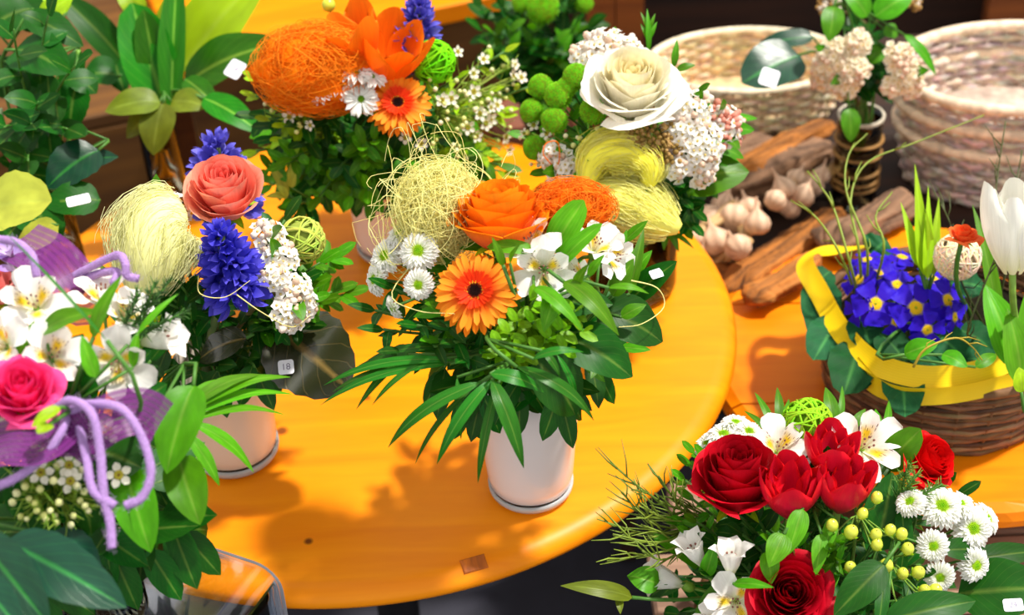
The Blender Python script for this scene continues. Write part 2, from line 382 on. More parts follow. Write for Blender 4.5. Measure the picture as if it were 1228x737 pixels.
def surf(Lh, Wd, kind='ovate', bend=0.3, fold=0.15, cup=0.0, nu=8, nv=4, wave=0.0, wn=3, ser=0.0, tip=0.0, x0=0.0):
    """x along the length, y across, z up; bend > 0 droops, cup curls the edges up"""
    V = []; F = []; uv = []
    x = x0; z = 0.0; cx = []
    for i in range(nu + 1):
        cx.append((x, z)); a = -bend * (i + 0.5) / nu - (tip * max(0, (i + 0.5) / nu - 0.7) / 0.3); x += Lh / nu * math.cos(a); z += Lh / nu * math.sin(a)
    for i in range(nu + 1):
        u = i / nu; w = max(prof(kind, min(max(u, 0.001), 0.999)), 0.02) * Wd / 2
        if ser and i % 2: w *= 1 - ser
        a = -bend * u
        for j in range(nv + 1):
            v = 2 * j / nv - 1
            h = abs(v) * fold * w + cup * v * v * w + wave * Wd * math.sin(u * wn * 2 * PI + (1.5 if v > 0 else 0)) * abs(v) ** 1.5
            V.append((cx[i][0] - math.sin(a) * h * 1.0, v * w * (1 - 0.15 * abs(cup) * abs(v)), cx[i][1] + math.cos(a) * h)); uv.append((u, 0.5 + v / 2))
    k = nv + 1
    for i in range(nu):
        for j in range(nv): F.append((i * k + j, (i + 1) * k + j, (i + 1) * k + j + 1, i * k + j + 1))
    return V, F, uv
_leafcache = {}
def leafmesh(kind, asp, mat, var, **k):          # unit length leaf shared by many
    key = (kind, asp, mat, var, tuple(sorted(k.items())))
    if key not in _leafcache:
        kk = dict(bend=0.2 + 0.35 * var, fold=0.1 + 0.15 * (var % 2), wave=0.02 * var); kk.update(k)
        V, F, uv = surf(1.0, asp, kind, **kk)
        _leafcache[key] = G().add(V, F, (1, 1, 1), uv).mesh('leaf', M[mat])
    return _leafcache[key]
def bow_leaf(p0, p1, width, bow, face, kind, mat, parent, fold=0.15, wave=0.02, nu=12, nv=4, ser=0.0, name='leaf', wn=2, dirx=None):
    """a single leaf from p0 to p1, arching towards its face side"""
    p0 = Vector(p0); p1 = Vector(p1); L = (p1 - p0).length; ch = (p1 - p0).normalized()
    fz = Vector(face) - ch * Vector(face).dot(ch); fz.normalize()
    ctl = p0 + ch * L * 0.42 + fz * L * bow * 2
    V = []; F = []; uv = []
    for i in range(nu + 1):
        t = i / nu; s = 1 - t
        c = p0 * s * s + ctl * 2 * s * t + p1 * t * t
        tg = ((ctl - p0) * s + (p1 - ctl) * t).normalized()
        nz = fz - tg * fz.dot(tg)
        nz.normalize(); sd = nz.cross(tg)
        w = max(prof(kind, min(max(t, .001), .999)), 0.02) * width / 2
        if ser and i % 2: w *= 1 - ser
        for j in range(nv + 1):
            v = 2 * j / nv - 1
            h = fold * abs(v) * w + wave * width * math.sin(t * wn * 2 * PI + (1.3 if v > 0 else 0)) * abs(v)
            V.append(c + sd * (v * w) + nz * h - p0); uv.append((t, 0.5 + v / 2))
    k = nv + 1
    for i in range(nu):
        for j in range(nv): F.append((i * k + j, (i + 1) * k + j, (i + 1) * k + j + 1, i * k + j + 1))
    me = G().add(V, F, (1, 1, 1), uv).mesh(name, M[mat])
    return link(name, me, parent, Matrix.Translation(p0))

# ------------------------------------------------------------------ bouquets: where the stems gather
GREEN = c8(70, 120, 40); GREEN_L = c8(120, 160, 60); GREEN_D = c8(40, 80, 36)
class Bouquet:
    def __init__(s, base, rim, ctr, R, foot=0.02, neck=0.022, group=''):
        s.b = Vector(base); s.rim = rim; s.c = Vector(ctr); s.R = R; s.foot = foot; s.neck = neck; s.group = group
    def at(s, x, y, k=1.0):
        r = ray(x, y); n = r.normalized(); oc = CAM - s.c; R = s.R * k
        B = n.dot(oc); D = B * B - (oc.dot(oc) - R * R)
        return CAM + n * ((-B - math.sqrt(D)) if D > 0 else -B)
    def nrm(s, p, up=0.15):
        return ((p - s.c).normalized() + Vector((0, 0, up))).normalized()
    def path(s, p, ax, n=9):
        a = rng.uniform(0, 2 * PI); q = math.sqrt(rng.random()) * s.neck
        d = (p - s.c); d.z = 0
        if d.length > 1e-6: d = d.normalized()
        nk = s.b + Vector((q * math.cos(a), q * math.sin(a), s.rim)) + d * s.neck * 0.3
        ft = s.b + Vector((-q * math.cos(a) * 0.8, -q * math.sin(a) * 0.8, s.foot))
        L = (p - nk).length
        return bez(p, p - Vector(ax) * L * 0.35, nk + Vector((0, 0, L * 0.25)), nk, n) + [nk.lerp(ft, 0.5), ft], ft
def start(B, name, label, cat, p, ax, group=None, r=0.0018, col=GREEN, depthz=0.0, n=9):
    """root + stem of a cut flower whose head sits at p facing ax"""
    ax = Vector(ax).normalized()
    pts, ft = B.path(p - ax * depthz, ax, n)
    root = thing(name, label, cat, ft, group)
    localmesh(G().tube(pts, r, 6, col), 'stem', M['stem'], root)
    return root

# ------------------------------------------------------------------ flower heads
def rose(B, x, y, size, ax, cin, cout, label, group=None, mat='petal', k=1.0, dd=0.0, open_=1.0, n=30, seed=1, hgt=1.05, ctip=None, cbase=None, flare=1.0):
    r = random.Random(seed); p = B.at(x, y, k) - FW * dd
    R = size * depth(p) / FPX / 2
    ax = Vector(ax).normalized(); H = R * hgt
    root = start(B, 'rose', label, 'rose', p, ax, group, 0.0022, GREEN, R * 0.55)
    base = p - ax * R * 0.62
    F0 = frame(base, ax, UP)
    # sepals and receptacle
    localmesh(G().ball((0, 0, 0), R * 0.24, 6, 10, GREEN_L, (1, 1, 0.9), F0), 'receptacle', M['stem'], root)
    for i in range(5):
        V, F, uv = surf(R * 0.75, R * 0.25, 'lance', 0.9, 0.1, nu=6, nv=2)
        g = G().add(V, F, (1, 1, 1), uv); link('sepal', g.mesh('sepal', M['leaf_light']), root, F0 @ Matrix.Rotation(i * 2 * PI / 5, 4, 'Z') @ Matrix.Translation((R * 0.1, 0, 0)) @ Matrix.Rotation(-0.5, 4, 'Y'))
    for i in range(n):
        t = i / (n - 1)
        rho = R * (0.10 + 0.90 * t ** 0.85 * open_); h = H * (1.0 + 0.18 * math.sin(PI * min(1, t * 1.2)) - 0.30 * t ** 2)
        half = 1.5 - 0.75 * t ** 0.7
        curl = flare * max(0.0, (t - 0.25) / 0.75) ** 1.1
        th0 = i * 2.399963 + r.uniform(-0.25, 0.25)
        nu, nv = 9, 8; V = []; uv = []; F = []; C = []
        ph = r.uniform(0, 6.28); lean = r.uniform(-.06, .06)
        for a in range(nu + 1):
            u = a / nu
            for b in range(nv + 1):
                v = 2 * b / nv - 1
                wsh = (0.55 + 0.45 * u ** 0.6)
                th = th0 + v * half * wsh
                top = 1 - 0.20 * abs(v) ** 2.2 * (1 - 0.3 * t)
                z = h * (u * top)
                rr = rho * (0.30 + 0.70 * math.sin(u * PI / 2) ** 0.75) * (1 - 0.10 * u * u * (1 - t))
                rr *= 1 - 0.06 * abs(v) + lean * u
                if u > 0.62:
                    q = (u - 0.62) / 0.38; q *= q
                    rr += R * 0.27 * curl * q * (1 + 0.25 * math.sin(3 * v + ph)); z -= R * 0.26 * curl * q * (1 + 0.5 * abs(v))
                rr += R * 0.02 * math.sin(4 * v + ph) * u
                V.append((rr * math.cos(th), rr * math.sin(th), z)); uv.append((u, b / nv))
                cc = lerp(cin, cout, t)
                if ctip: cc = lerp(cc, ctip, max(0, u - 0.45) / 0.55 * (0.35 + 0.65 * t))
                if cbase: cc = lerp(cc, cbase, max(0, .75 - u) / .75 * t)
                C.append(cc)
        kk = nv + 1
        for a in range(nu):
            for b in range(nv): F.append((a * kk + b, a * kk + b + 1, (a + 1) * kk + b + 1, (a + 1) * kk + b))
        link('petal', G().add(V, F, C, uv).mesh('petal', M[mat]), root, F0)
    return root
def gerbera(B, x, y, size, ax, label, dd=0.0, k=1.0, seed=3, group=None):
    r = random.Random(seed); p = B.at(x, y, k) - FW * dd; R = size * depth(p) / FPX / 2; ax = Vector(ax).normalized()
    root = start(B, 'gerbera', label, 'gerbera', p, ax, group, 0.0025, GREEN_L, R * 0.12)
    F0 = frame(p, ax, UP)
    red = c8(236, 60, 10); orr = c8(255, 140, 16); tip = c8(255, 160, 40)
    def col(c0, c1, s=0.45): return lambda u, v: lerp(c0, c1, min(1, max(0, (u - s + 0.22) / 0.44)))
    vars_ = []
    for ring in range(3):
        for k2 in range(3):
            V, F, uv = surf(R * (0.84, 0.74, 0.30)[ring], R * (0.165, 0.15, 0.06)[ring], 'ray', (0.25, 0.05, -0.2)[ring] + 0.15 * k2, -0.12, 0.25, nu=8, nv=4, wave=0.03 * k2, x0=R * (0.17, 0.17, 0.2)[ring])
            vars_.append(G().add(V, F, col(red, (orr, tip, c8(240, 80, 14))[ring], (0.36, 0.46, 0.9)[ring]), uv).mesh('petal', M['petal']))
    for ring, (n, el, z) in enumerate(((30, -0.06, 0), (28, 0.12, 0.03), (46, 0.42, 0.045))):
        for i in range(n):
            a = (i + 0.5 * (ring % 2)) * 2 * PI / n + r.uniform(-.05, .05)
            link('petal', vars_[ring * 3 + r.randrange(3)], root, F0 @ Matrix.Translation((0, 0, R * z)) @ Matrix.Rotation(a, 4, 'Z') @ Matrix.Rotation(-(el + r.uniform(-.1, .1)), 4, 'Y') @ Matrix.Diagonal((r.uniform(.92, 1.06), 1, 1, 1)))
    g = G()                                       # disc florets: yellow ring round a dark heart
    for i in range(170):
        q = math.sqrt((i + 0.5) / 170); a = i * 2.399963; rr = R * 0.235 * q
        c = c8(40, 14, 10) if q < 0.55 else (c8(120, 40, 20) if q < 0.72 else (c8(250, 200, 50) if i % 2 else c8(230, 70, 20)))
        g.ball((rr * math.cos(a), rr * math.sin(a), R * (0.075 - 0.05 * (1 - q) ** 2 + 0.02 * (q > .7))), R * 0.022, 3, 5, c, (1, 1, 2.2))
    g.lathe([(0, R * 0.05), (R * 0.2, R * 0.04), (R * 0.24, 0), (R * 0.1, -R * 0.12), (0, -R * 0.14)], 16, c8(60, 40, 20))
    o = link('disc', g.mesh('disc', M['disc']), root, F0); o['label'] = 'dark eye ringed with yellow florets'
    V = G().lathe([(0.02 * R, -R * 0.2), (R * 0.18, -R * 0.12), (R * 0.26, -R * 0.02)], 16, GREEN_L); link('calyx', V.mesh('calyx', M['stem']), root, F0)
    return root
_mumcache = {}
def mum_meshes(key, cols, rings, disc, discn=80, discr=0.2):
    if key in _mumcache: return _mumcache[key]
    r = random.Random(11); g = G()
    for (n, rad, ln, el, w) in rings:
        for i in range(n):
            a = (i + r.uniform(-.25, .25)) * 2 * PI / n; l = ln * r.uniform(.9, 1.06)
            V, F, uv = surf(l, w, 'spoon', 0.25, 0, 0.9, nu=4, nv=2, x0=rad)
            g.add(V, F, lambda u, v: lerp(cols[0], cols[1], min(1, u * 1.6)), uv, Matrix.Rotation(a, 4, 'Z') @ Matrix.Rotation(-(el + r.uniform(-.1, .1)), 4, 'Y'))
    d = G()
    for i in range(discn):
        q = math.sqrt((i + .5) / discn); a = i * 2.399963
        d.ball((discr * q * math.cos(a), discr * q * math.sin(a), discr * (0.55 if discn < 200 else .8) * math.sqrt(max(0, 1 - q * q * .9))), discr * (0.13 if discn < 200 else .075), 3, 5, tuple(v_ * (1 if discn < 200 or r.random() < .6 else .7) for v_ in lerp(disc[0], disc[1], q)), (1, 1, 1.5))
    d.lathe([(0, discr * .5), (discr * .7, discr * .3), (discr, 0), (0, -.08)], 12, disc[0])
    m1 = g.mesh('petals', M['petal']); m2 = d.mesh('disc', M['disc'])
    cal = G().lathe([(0.03, -0.3), (0.3, -0.2), (0.5, -0.02)], 12, GREEN).mesh('calyx', M['stem'])
    _mumcache[key] = (m1, m2, cal); return _mumcache[key]
WHT = c8(252, 252, 248)
def mum(B, x, y, size, ax, key, name, label, cat, group=None, dd=0.0, k=1.0):
    p = B.at(x, y, k) - FW * dd; R = size * depth(p) / FPX / 2
    root = start(B, name, label, cat, p, ax, group, 0.0012, GREEN, R * 0.28)
    F0 = frame(p, ax, (rng.uniform(-1, 1), rng.uniform(-1, 1), rng.uniform(-1, 1)), R)
    pr = key in ('santini',)
    spec = {'santini': ((c8(226, 240, 150), WHT), ((26, .30, .72, -.12, .27), (26, .26, .68, .08, .25), (24, .22, .60, .30, .22), (22, .2, .46, .5, .18)), (c8(110, 190, 6), c8(196, 226, 40)), 90, .35),
            'daisy': ((WHT, WHT), ((15, .18, .82, -.05, .34), (14, .16, .78, .15, .32)), (c8(90, 160, 20), c8(150, 190, 40)), 50, .2),
            'button': ((c8(110, 196, 14), c8(140, 216, 34)), ((30, .3, .68, -.5, .15), (30, .3, .68, -.2, .15), (30, .3, .66, .05, .14)), (c8(130, 206, 20), c8(150, 222, 40)), 260, .86),
            'mint': ((c8(190, 222, 150), c8(225, 240, 215)), ((26, .30, .72, -.1, .17), (26, .26, .68, .1, .17), (22, .22, .58, .35, .15)), (c8(150, 200, 90), c8(200, 220, 140)), 70, .3)}[key]
    mm = mum_meshes(key, *spec)
    o = link('petals', mm[0], root, F0); o['kind'] = 'stuff'; link('disc', mm[1], root, F0); link('calyx', mm[2], root, F0)
    return root
_al = {}
def alstro_meshes():
    if _al: return _al
    def col_o(u, v): return lerp(c8(214, 226, 150), c8(255, 254, 250), min(1, u * 2.4))
    def col_i(u, v):
        a = lerp(c8(236, 238, 190), c8(252, 216, 50), min(1, max(0, u - .1) * 4)); k = max(0, min(1, (u - .52) / .14)); e = max(0, min(1, (abs(v - .5) - .28) / .12)) if True else 0; return lerp(a, c8(255, 252, 246), max(k, e))
    for i in range(3):
        V, F, uv = surf(1.0, 0.84 + .05 * i, 'obov', 0.95 + 0.12 * i, 0.06, 0.22, nu=10, nv=6, wave=0.05, wn=2); _al['o%d' % i] = G().add(V, F, col_o, uv).mesh('petal', M['petal'])
        V, F, uv = surf(1.0, 0.60, 'obov', -.35 + .1 * i, 0.06, 0.45, nu=10, nv=6, wave=0.04, wn=2, tip=1.3); _al['t%d' % i] = G().add(V, F, col_o, uv).mesh('petal', M['petal'])
        V, F, uv = surf(0.97, 0.58, 'obov', 0.75 + 0.15 * i, 0.05, 0.3, nu=10, nv=6, wave=0.03); _al['i%d' % i] = G().add(V, F, col_i, uv).mesh('petal', M['alstro_inner'])
    g = G()
    for i in range(6):
        a = i * 1.05; g.tube([(0, 0, 0), (0.07 * math.cos(a), 0.07 * math.sin(a), .4), (0.14 * math.cos(a), .14 * math.sin(a), .72)], 0.012, 4, c8(240, 225, 190))
        g.ball((0.14 * math.cos(a), .14 * math.sin(a), .74), 0.035, 4, 6, c8(150, 100, 90), (1, 1, 1.5))
    _al['st'] = g.mesh('stamens', M['disc'])
    g = G().ball((0, 0, -0.06), 0.12, 5, 8, c8(120, 165, 50), (1, 1, 1.4)); _al['ov'] = g.mesh('ovary', M['stem'])
    return _al
def alstro(B, x, y, size, ax, label, group=None, k=1.0, dd=0.0, open_=0.55, tint=None, roll=0.0, name='alstroemeria', cat='alstroemeria', trumpet=False):
    mm = alstro_meshes(); p = B.at(x, y, k) - FW * dd; ax = Vector(ax).normalized(); s = size * depth(p) / FPX / 1.32
    base = p - ax * s * 0.45
    root = start(B, name, label, cat, base, ax, group, 0.0014, GREEN_L, s * 0.1)
    F0 = frame(base, ax, UP) @ Matrix.Rotation(roll, 4, 'Z')
    for i in range(3):
        a = i * 2 * PI / 3
        for q, key, el, ln in ((0, 'o', 0.2 + open_ * 0.55, 1.0), (PI / 3, 'i', 0.10 + open_ * 0.5, 0.98)):
            el2 = PI / 2 - el + rng.uniform(-.08, .08)
            if trumpet: el2 = PI / 2 - .42 + rng.uniform(-.06, .06); key = 't'
            link('petal', mm[key + str((i + int(q)) % 3)], root, F0 @ Matrix.Rotation(a + q, 4, 'Z') @ Matrix.Translation((0.03 * s, 0, 0)) @ Matrix.Rotation(-el2, 4, 'Y') @ Matrix.Scale(s * ln, 4))
    o = link('stamens', mm['st'], root, F0 @ Matrix.Scale(s * .8, 4)); link('ovary', mm['ov'], root, F0 @ Matrix.Scale(s, 4))
    return root
def tulip(B, x, y, w, hpx, ax, c0, c1, cst, label, group=None, k=1.0, dd=0.0, n=(6, 5), seed=2, mat='petal_gloss', openness=0.0):
    r = random.Random(seed); p = B.at(x, y, k) - FW * dd; R = w * depth(p) / FPX / 2; H = hpx * depth(p) / FPX; ax = Vector(ax).normalized()
    base = p - ax * H * 0.5
    root = start(B, 'tulip', label, 'tulip', base, ax, group, 0.003, GREEN_L, 0)
    F0 = frame(base, ax, UP)
    for ring, nn_ in enumerate(n):
        for i in range(nn_):
            th0 = (i + 0.5 * ring) * 2 * PI / nn_ + r.uniform(-.12, .12); f = (1.0, 0.78, .5)[ring]
            nu, nv = 10, 8; V = []; F = []; uv = []; C = []; ph = r.uniform(0, 6); hh = H * r.uniform(.92, 1.04) * (1 - .06 * ring); fl = openness + r.uniform(-.04, .12)
            for a in range(nu + 1):
                u = a / nu
                for b in range(nv + 1):
                    v = 2 * b / nv - 1
                    wd = (1.0 if nn_ < 5 else 0.78) * math.sin(PI * (0.08 + 0.80 * u)) ** 0.6
                    th = th0 + v * wd
                    rr = R * f * (math.sin(PI * (0.06 + 0.60 * u)) ** 0.75) * (1 - 0.10 * abs(v) ** 2) + R * fl * u ** 3 * 0.6
                    rr += R * 0.045 * math.sin(5 * v + ph) * u ** 2 + (0.05 * R * (1 - v * v) * u)
                    z = hh * u * (1 - 0.26 * abs(v) ** 2.4 * u)
                    V.append((rr * math.cos(th), rr * math.sin(th), z)); uv.append((u, b / nv))
                    cc = lerp(c0, c1, min(1, abs(v) ** 1.3 * 0.7 + max(0, u - .55) * 1.1)); cc = lerp(cst, cc, min(1, u * 2.6)); C.append(cc)
            kk = nv + 1
            for a in range(nu):
                for b in range(nv): F.append((a * kk + b, a * kk + b + 1, (a + 1) * kk + b + 1, (a + 1) * kk + b))
            link('petal', G().add(V, F, C, uv).mesh('petal', M[mat]), root, F0)
    return root
_hy = {}
def hyacinth(B, x, y, w, hpx, ax, label, k=1.0, dd=0.0, rows=6, dark=False, seed=4):
    r = random.Random(seed); p = B.at(x, y, k) - FW * dd; R = w * depth(p) / FPX / 2; H = hpx * depth(p) / FPX; ax = Vector(ax).normalized()
    base = p - ax * H * 0.5
    root = start(B, 'hyacinth', label, 'hyacinth', base + ax * H * 0.9, ax, None, 0.004, c8(90, 110, 60), 0)
    cA, cB = (c8(44, 46, 190), c8(104, 96, 236)) if not dark else (c8(70, 64, 176), c8(120, 116, 232))
    key = dark
    if key not in _hy:
        g = G()
        g.tube([(0, 0, 0), (.25, 0, .02), (.5, 0, 0)], [.10, .16, .15], 8, lambda u, v: lerp(c8(60, 50, 140), cA, u), False)
        for i in range(6):
            V, F, uv = surf(.62, .34, 'lance', 1.25, 0, .2, nu=6, nv=2)
            g.add(V, F, lambda u, v: lerp(cA, cB, u), uv, Matrix.Translation((.48, 0, 0)) @ Matrix.Rotation(i * PI / 3, 4, 'X') @ Matrix.Translation((0, 0, .10)) @ Matrix.Rotation(-0.95, 4, 'Y'))
        _hy[key] = g.mesh('floret', M['petal_gloss'])
    F0 = frame(base, ax, UP)
    for j in range(rows):
        t = j / (rows - 1); n = int(round(7 - 3.0 * t)); rad = R * (0.95 - 0.42 * t ** 1.5)
        for i in range(n):
            a = (i + 0.5 * (j % 2)) * 2 * PI / n + r.uniform(-.2, .2)
            el = -0.15 + 0.95 * t + r.uniform(-.2, .2)
            link('floret', _hy[key], root, F0 @ Matrix.Translation((0, 0, H * (.08 + .8 * t))) @ Matrix.Rotation(a, 4, 'Z') @ Matrix.Rotation(-el, 4, 'Y') @ Matrix.Rotation(r.uniform(0, 1), 4, 'X') @ Matrix.Scale(rad * 0.98 * r.uniform(.85, 1.1), 4))
    return root
def cluster_geo(g, p, ax, R, n, r, cw, cb, bud=0.3, s=0.0036, lift=0.45):
    """domed head of tiny five-petalled florets and round buds"""
    F0 = frame(p, ax, UP)
    for i in range(n):
        q = math.sqrt((i + .5) / n); a = i * 2.399963 + r.uniform(-.2, .2)
        q2 = q * r.uniform(.9, 1.1)
        loc = Vector((R * q2 * math.cos(a), R * q2 * math.sin(a), R * lift * (1 - q * q) + r.uniform(-.002, .002)))
        nr = Vector((loc.x * .8, loc.y * .8, R * .7)).normalized()
        Ml = F0 @ frame(loc, nr, (r.random(), r.random(), .2))
        if r.random() < bud:
            g.ball((0, 0, 0), s * r.uniform(.55, .8), 4, 6, cb if r.random() < .6 else lerp(cb, cw, .6), (1, 1, 1.2), Ml)
        else:
            for j in range(5):
                V, F, uv = surf(s * 1.0, s * .95, 'oval', -0.4, 0, .2, nu=3, nv=2)
                g.add(V, F, lambda u, v: lerp(c8(236, 228, 190), cw, min(1, u * 3)), uv, Ml @ Matrix.Rotation(j * 2 * PI / 5, 4, 'Z') @ Matrix.Rotation(-.15, 4, 'Y'))
            g.ball((0, 0, s * .15), s * .22, 3, 5, c8(235, 210, 120), (1, 1, 1), Ml)
        if i % 3 == 0: g.tube([F0 @ Vector((loc.x * .5, loc.y * .5, -R * .25)), F0 @ (loc - nr * s * .2)], .0006, 4, c8(150, 140, 80))
    return g
def viburnum(B, pts, label, group=None, cw=c8(255, 252, 246), cb=c8(244, 214, 190), bud=.3, s=.0036, seed=5, name='viburnum', cat='viburnum', k=1.0, dd=0.0, dens=1.0, leaves=3):
    """pts: (x, y, size) of each flower head carried by one branch"""
    r = random.Random(seed); heads = []
    for (x, y, sz) in pts:
        p = B.at(x, y, k) - FW * dd; heads.append((p, sz * depth(p) / FPX / 2))
    c = sum((h[0] for h in heads), Vector()) / len(heads); ax = B.nrm(c, .3)
    pts_, ft = B.path(c - ax * .03, ax)
    root = thing(name, label, cat, ft, group)
    g = G().tube(pts_, .0022, 6, c8(110, 100, 60))
    for p, R in heads: g.tube(bez(c - ax * .035, c - ax * .02, p - B.nrm(p, .3) * R * .9, p - B.nrm(p, .3) * R * .2, 4), .0012, 5, c8(130, 120, 70))
    localmesh(g, 'stem', M['stem'], root)
    for p, R in heads:
        g = cluster_geo(G(), p, (B.nrm(p, .1) - FW * .5).normalized(), R, int(dens * 34 * (R / .016) ** 1.5) + 6, r, cw, cb, bud, s)
        o = localmesh(g, 'florets', M['petal'], root); o['kind'] = 'stuff'
    for i in range(leaves):
        p, R = heads[i % len(heads)]; d = (B.nrm(p) + rv(.7)).normalized()
        link('leaf', leafmesh('ovate', .42, 'leaf_mid', i % 3), root, frame_x(p - B.nrm(p) * R * .6, d, (B.nrm(p) - FW * .6), .035))
    return root
def nest(name, label, p, size, col, n=420, wisps=30, seed=1, r=.00022, cat='sisal', flat=(1, 1, .8), wl=1.0, core=.55, steps=22, turn=.55, group=None):
    """loose tangle of straw-like fibres"""
    rr = random.Random(seed); g = G(); R = size
    gv = lambda: Vector((rr.gauss(0, 1), rr.gauss(0, 1), rr.gauss(0, 1)))
    for i in range(n + wisps):
        w = i >= n; q = gv().normalized() * (rr.random() ** .4) * (.95 if not w else 1.0); d = gv().normalized(); cv_ = gv() * turn * .5; P = []
        cc = lerp(col, (1, min(1, col[1] * 1.4 + .06), min(1, col[2] * 1.5 + .02)), rr.uniform(0, 1)); k = rr.uniform(.86, 1.0); cc = tuple(v * k for v in cc); lim = rr.uniform(.72, 1.16) if not w else 1 + wl * rr.uniform(.2, .6)
        for t in range(steps):
            P.append((RT * q.x * flat[0] + UP * q.y * flat[1] - FW * q.z * flat[2]) * R)
            d = (d + d.cross(cv_) * .5 + gv() * .12 * turn).normalized(); q = q + d * .15
            if q.length > lim: q = q * (lim / q.length); d = (d - q.normalized() * .5).normalized()
        g.tube(P, r, 3, cc, False)
    if core:                                          # matted heart of the tuft
        a = G().ball((0, 0, 0), 1, 20, 28); V = []; C_ = []
        for v in a.V:
            k = R * core * (1 + .10 * math.sin(7 * v[0] + seed) * math.sin(6 * v[1] + 2) + .08 * math.sin(11 * v[2] + 5 * v[0]) + rr.uniform(-.05, .05))
            V.append((RT * v[0] * flat[0] + UP * v[1] * flat[1] - FW * v[2] * flat[2]) * k); C_.append(tuple(q * rr.uniform(.75, 1.0) for q in col))
        g.add(V, a.F, C_)
    o = link(name, g.mesh(name, M['fibre']), None, Matrix.Translation(p)); tag(o, label, cat, group); return o
def hank(name, label, P, rad, col, n=700, seed=1, r=.0003, fly=110, flat=.8, group=None):
    """silky fibres laid side by side along a swelling path"""
    rr = random.Random(seed); Q = catmull(P, 5); m = len(Q); b0 = Q[0].copy(); g = G()
    for i in range(n + fly):
        f = i >= n; a = rr.uniform(0, 2 * PI); k = rr.uniform(.9, 1.06) if not f else rr.uniform(.9, 1.25); tw = rr.gauss(0, .8); t0, t1 = rr.uniform(0, .45), rr.uniform(.55, 1.0); sp = rr.uniform(.8, 1.15); L = []; ph = rr.uniform(0, 6)
        cc = lerp(col, (1, 1, .75), rr.uniform(0, .35)); u_ = rr.uniform(.74, 1.0); cc = tuple(v * u_ for v in cc)
        for j in range(m):
            t = j / (m - 1)
            if t < t0 or t > t1: continue
            tg = (Q[min(j + 1, m - 1)] - Q[max(j - 1, 0)]).normalized(); s0 = tg.cross(FW).normalized(); s1 = s0.cross(tg)
            w = rad * (.25 + .75 * max(0, math.sin(PI * t)) ** .7) * k * sp * (1 + .16 * math.sin(7 * t + ph)); an = a + tw * (t - .5)
            L.append(Q[j] - b0 + (s0 * math.cos(an) + s1 * math.sin(an) * flat) * w)
        if len(L) > 2: g.tube(L, r, 3, cc, False)
    core = [q - b0 for q in Q]; g.tube(core, [rad * .88 * (.25 + .75 * math.sin(PI * j / (m - 1)) ** .7) for j in range(m)], 10, col)
    return tag(link(name, g.mesh(name, M['fibre']), None, Matrix.Translation(b0)), label, 'sisal', group)
def vine_ball(label, p, R, col, seed=1, n=26):
    rr = random.Random(seed); g = G()
    for i in range(n):
        a = Vector((rr.gauss(0, 1), rr.gauss(0, 1), rr.gauss(0, 1))).normalized(); b = a.orthogonal().normalized(); c = a.cross(b); off = rr.uniform(-.45, .45); k = math.sqrt(1 - off * off)
        g.tube([(a * off + (b * math.cos(t) + c * math.sin(t)) * k) * R * rr.uniform(.95, 1.0) for t in [j * 2 * PI / 20 for j in range(21)]], R * .045, 5, tuple(v * rr.uniform(.7, 1.1) for v in col), False)
    g.ball((0, 0, 0), R * .82, 8, 12, tuple(v * .6 for v in col))
    return tag(link('vine_ball', g.mesh('vine_ball', M['fibre']), None, Matrix.Translation(p)), label, 'vine ball')
def sprig(B, name, label, tip, n, ll, asp, kind, mat, group, cat='greenery', start_t=.35, droop=0.0, spread=.9, r=.0012, side=None, vmax=3, pts=None, terminal=True, face=None):
    """a branch with leaves down its length; leaves share mesh data"""
    tip = Vector(tip)
    if pts is None:
        d = B.nrm(tip, .3) - Vector((0, 0, droop))
        pts, ft = B.path(tip, d.normalized(), 12); pts = pts[::-1]
    else: ft = pts[0]
    root = thing(name, label, cat, ft, group)
    localmesh(G().tube(pts, r, 5, GREEN), 'stem', M['stem'], root)
    m = len(pts) - 1
    for i in range(n):
        t = start_t + (1 - start_t) * (i + .5) / n; f = t * m; j = min(int(f), m - 1); p = pts[j].lerp(pts[j + 1], f - j)
        tg = (pts[j + 1] - pts[j]).normalized()
        a = i * 2.4 + rng.uniform(-.4, .4) if side is None else (0 if i % 2 else PI) + rng.uniform(-.25, .25)
        s0 = tg.cross(side if side is not None else Vector((0.1, .2, 1))).normalized(); s1 = tg.cross(s0)
        d = (tg * rng.uniform(.45, .8) + (s0 * math.cos(a) + s1 * math.sin(a)) * spread + Vector((0, 0, -droop * .5))).normalized()
        fz = face if face is not None else (Vector((0, 0, 1)) - FW * .9 + tg * .3 + rv(.35))
        link('leaf', leafmesh(kind, asp, mat, rng.randrange(vmax), nu=6, nv=2), root, frame_x(p, d, fz, ll * rng.uniform(.75, 1.15)))
    if terminal: link('leaf', leafmesh(kind, asp, mat, 0, nu=6, nv=2), root, frame_x(pts[-1], (pts[-1] - pts[-2]).normalized(), Vector((0, 0, 1)) - FW, ll))
    return root
def filler(B, count, name, label, box, n, ll, asp, kind, mat, group, k=(.75, .95), **kw):
    for i in range(count):
        x = rng.uniform(box[0], box[2]); y = rng.uniform(box[1], box[3])
        sprig(B, name, label, B.at(x, y, rng.uniform(*k)), n, ll, asp, kind, mat, group, **kw)
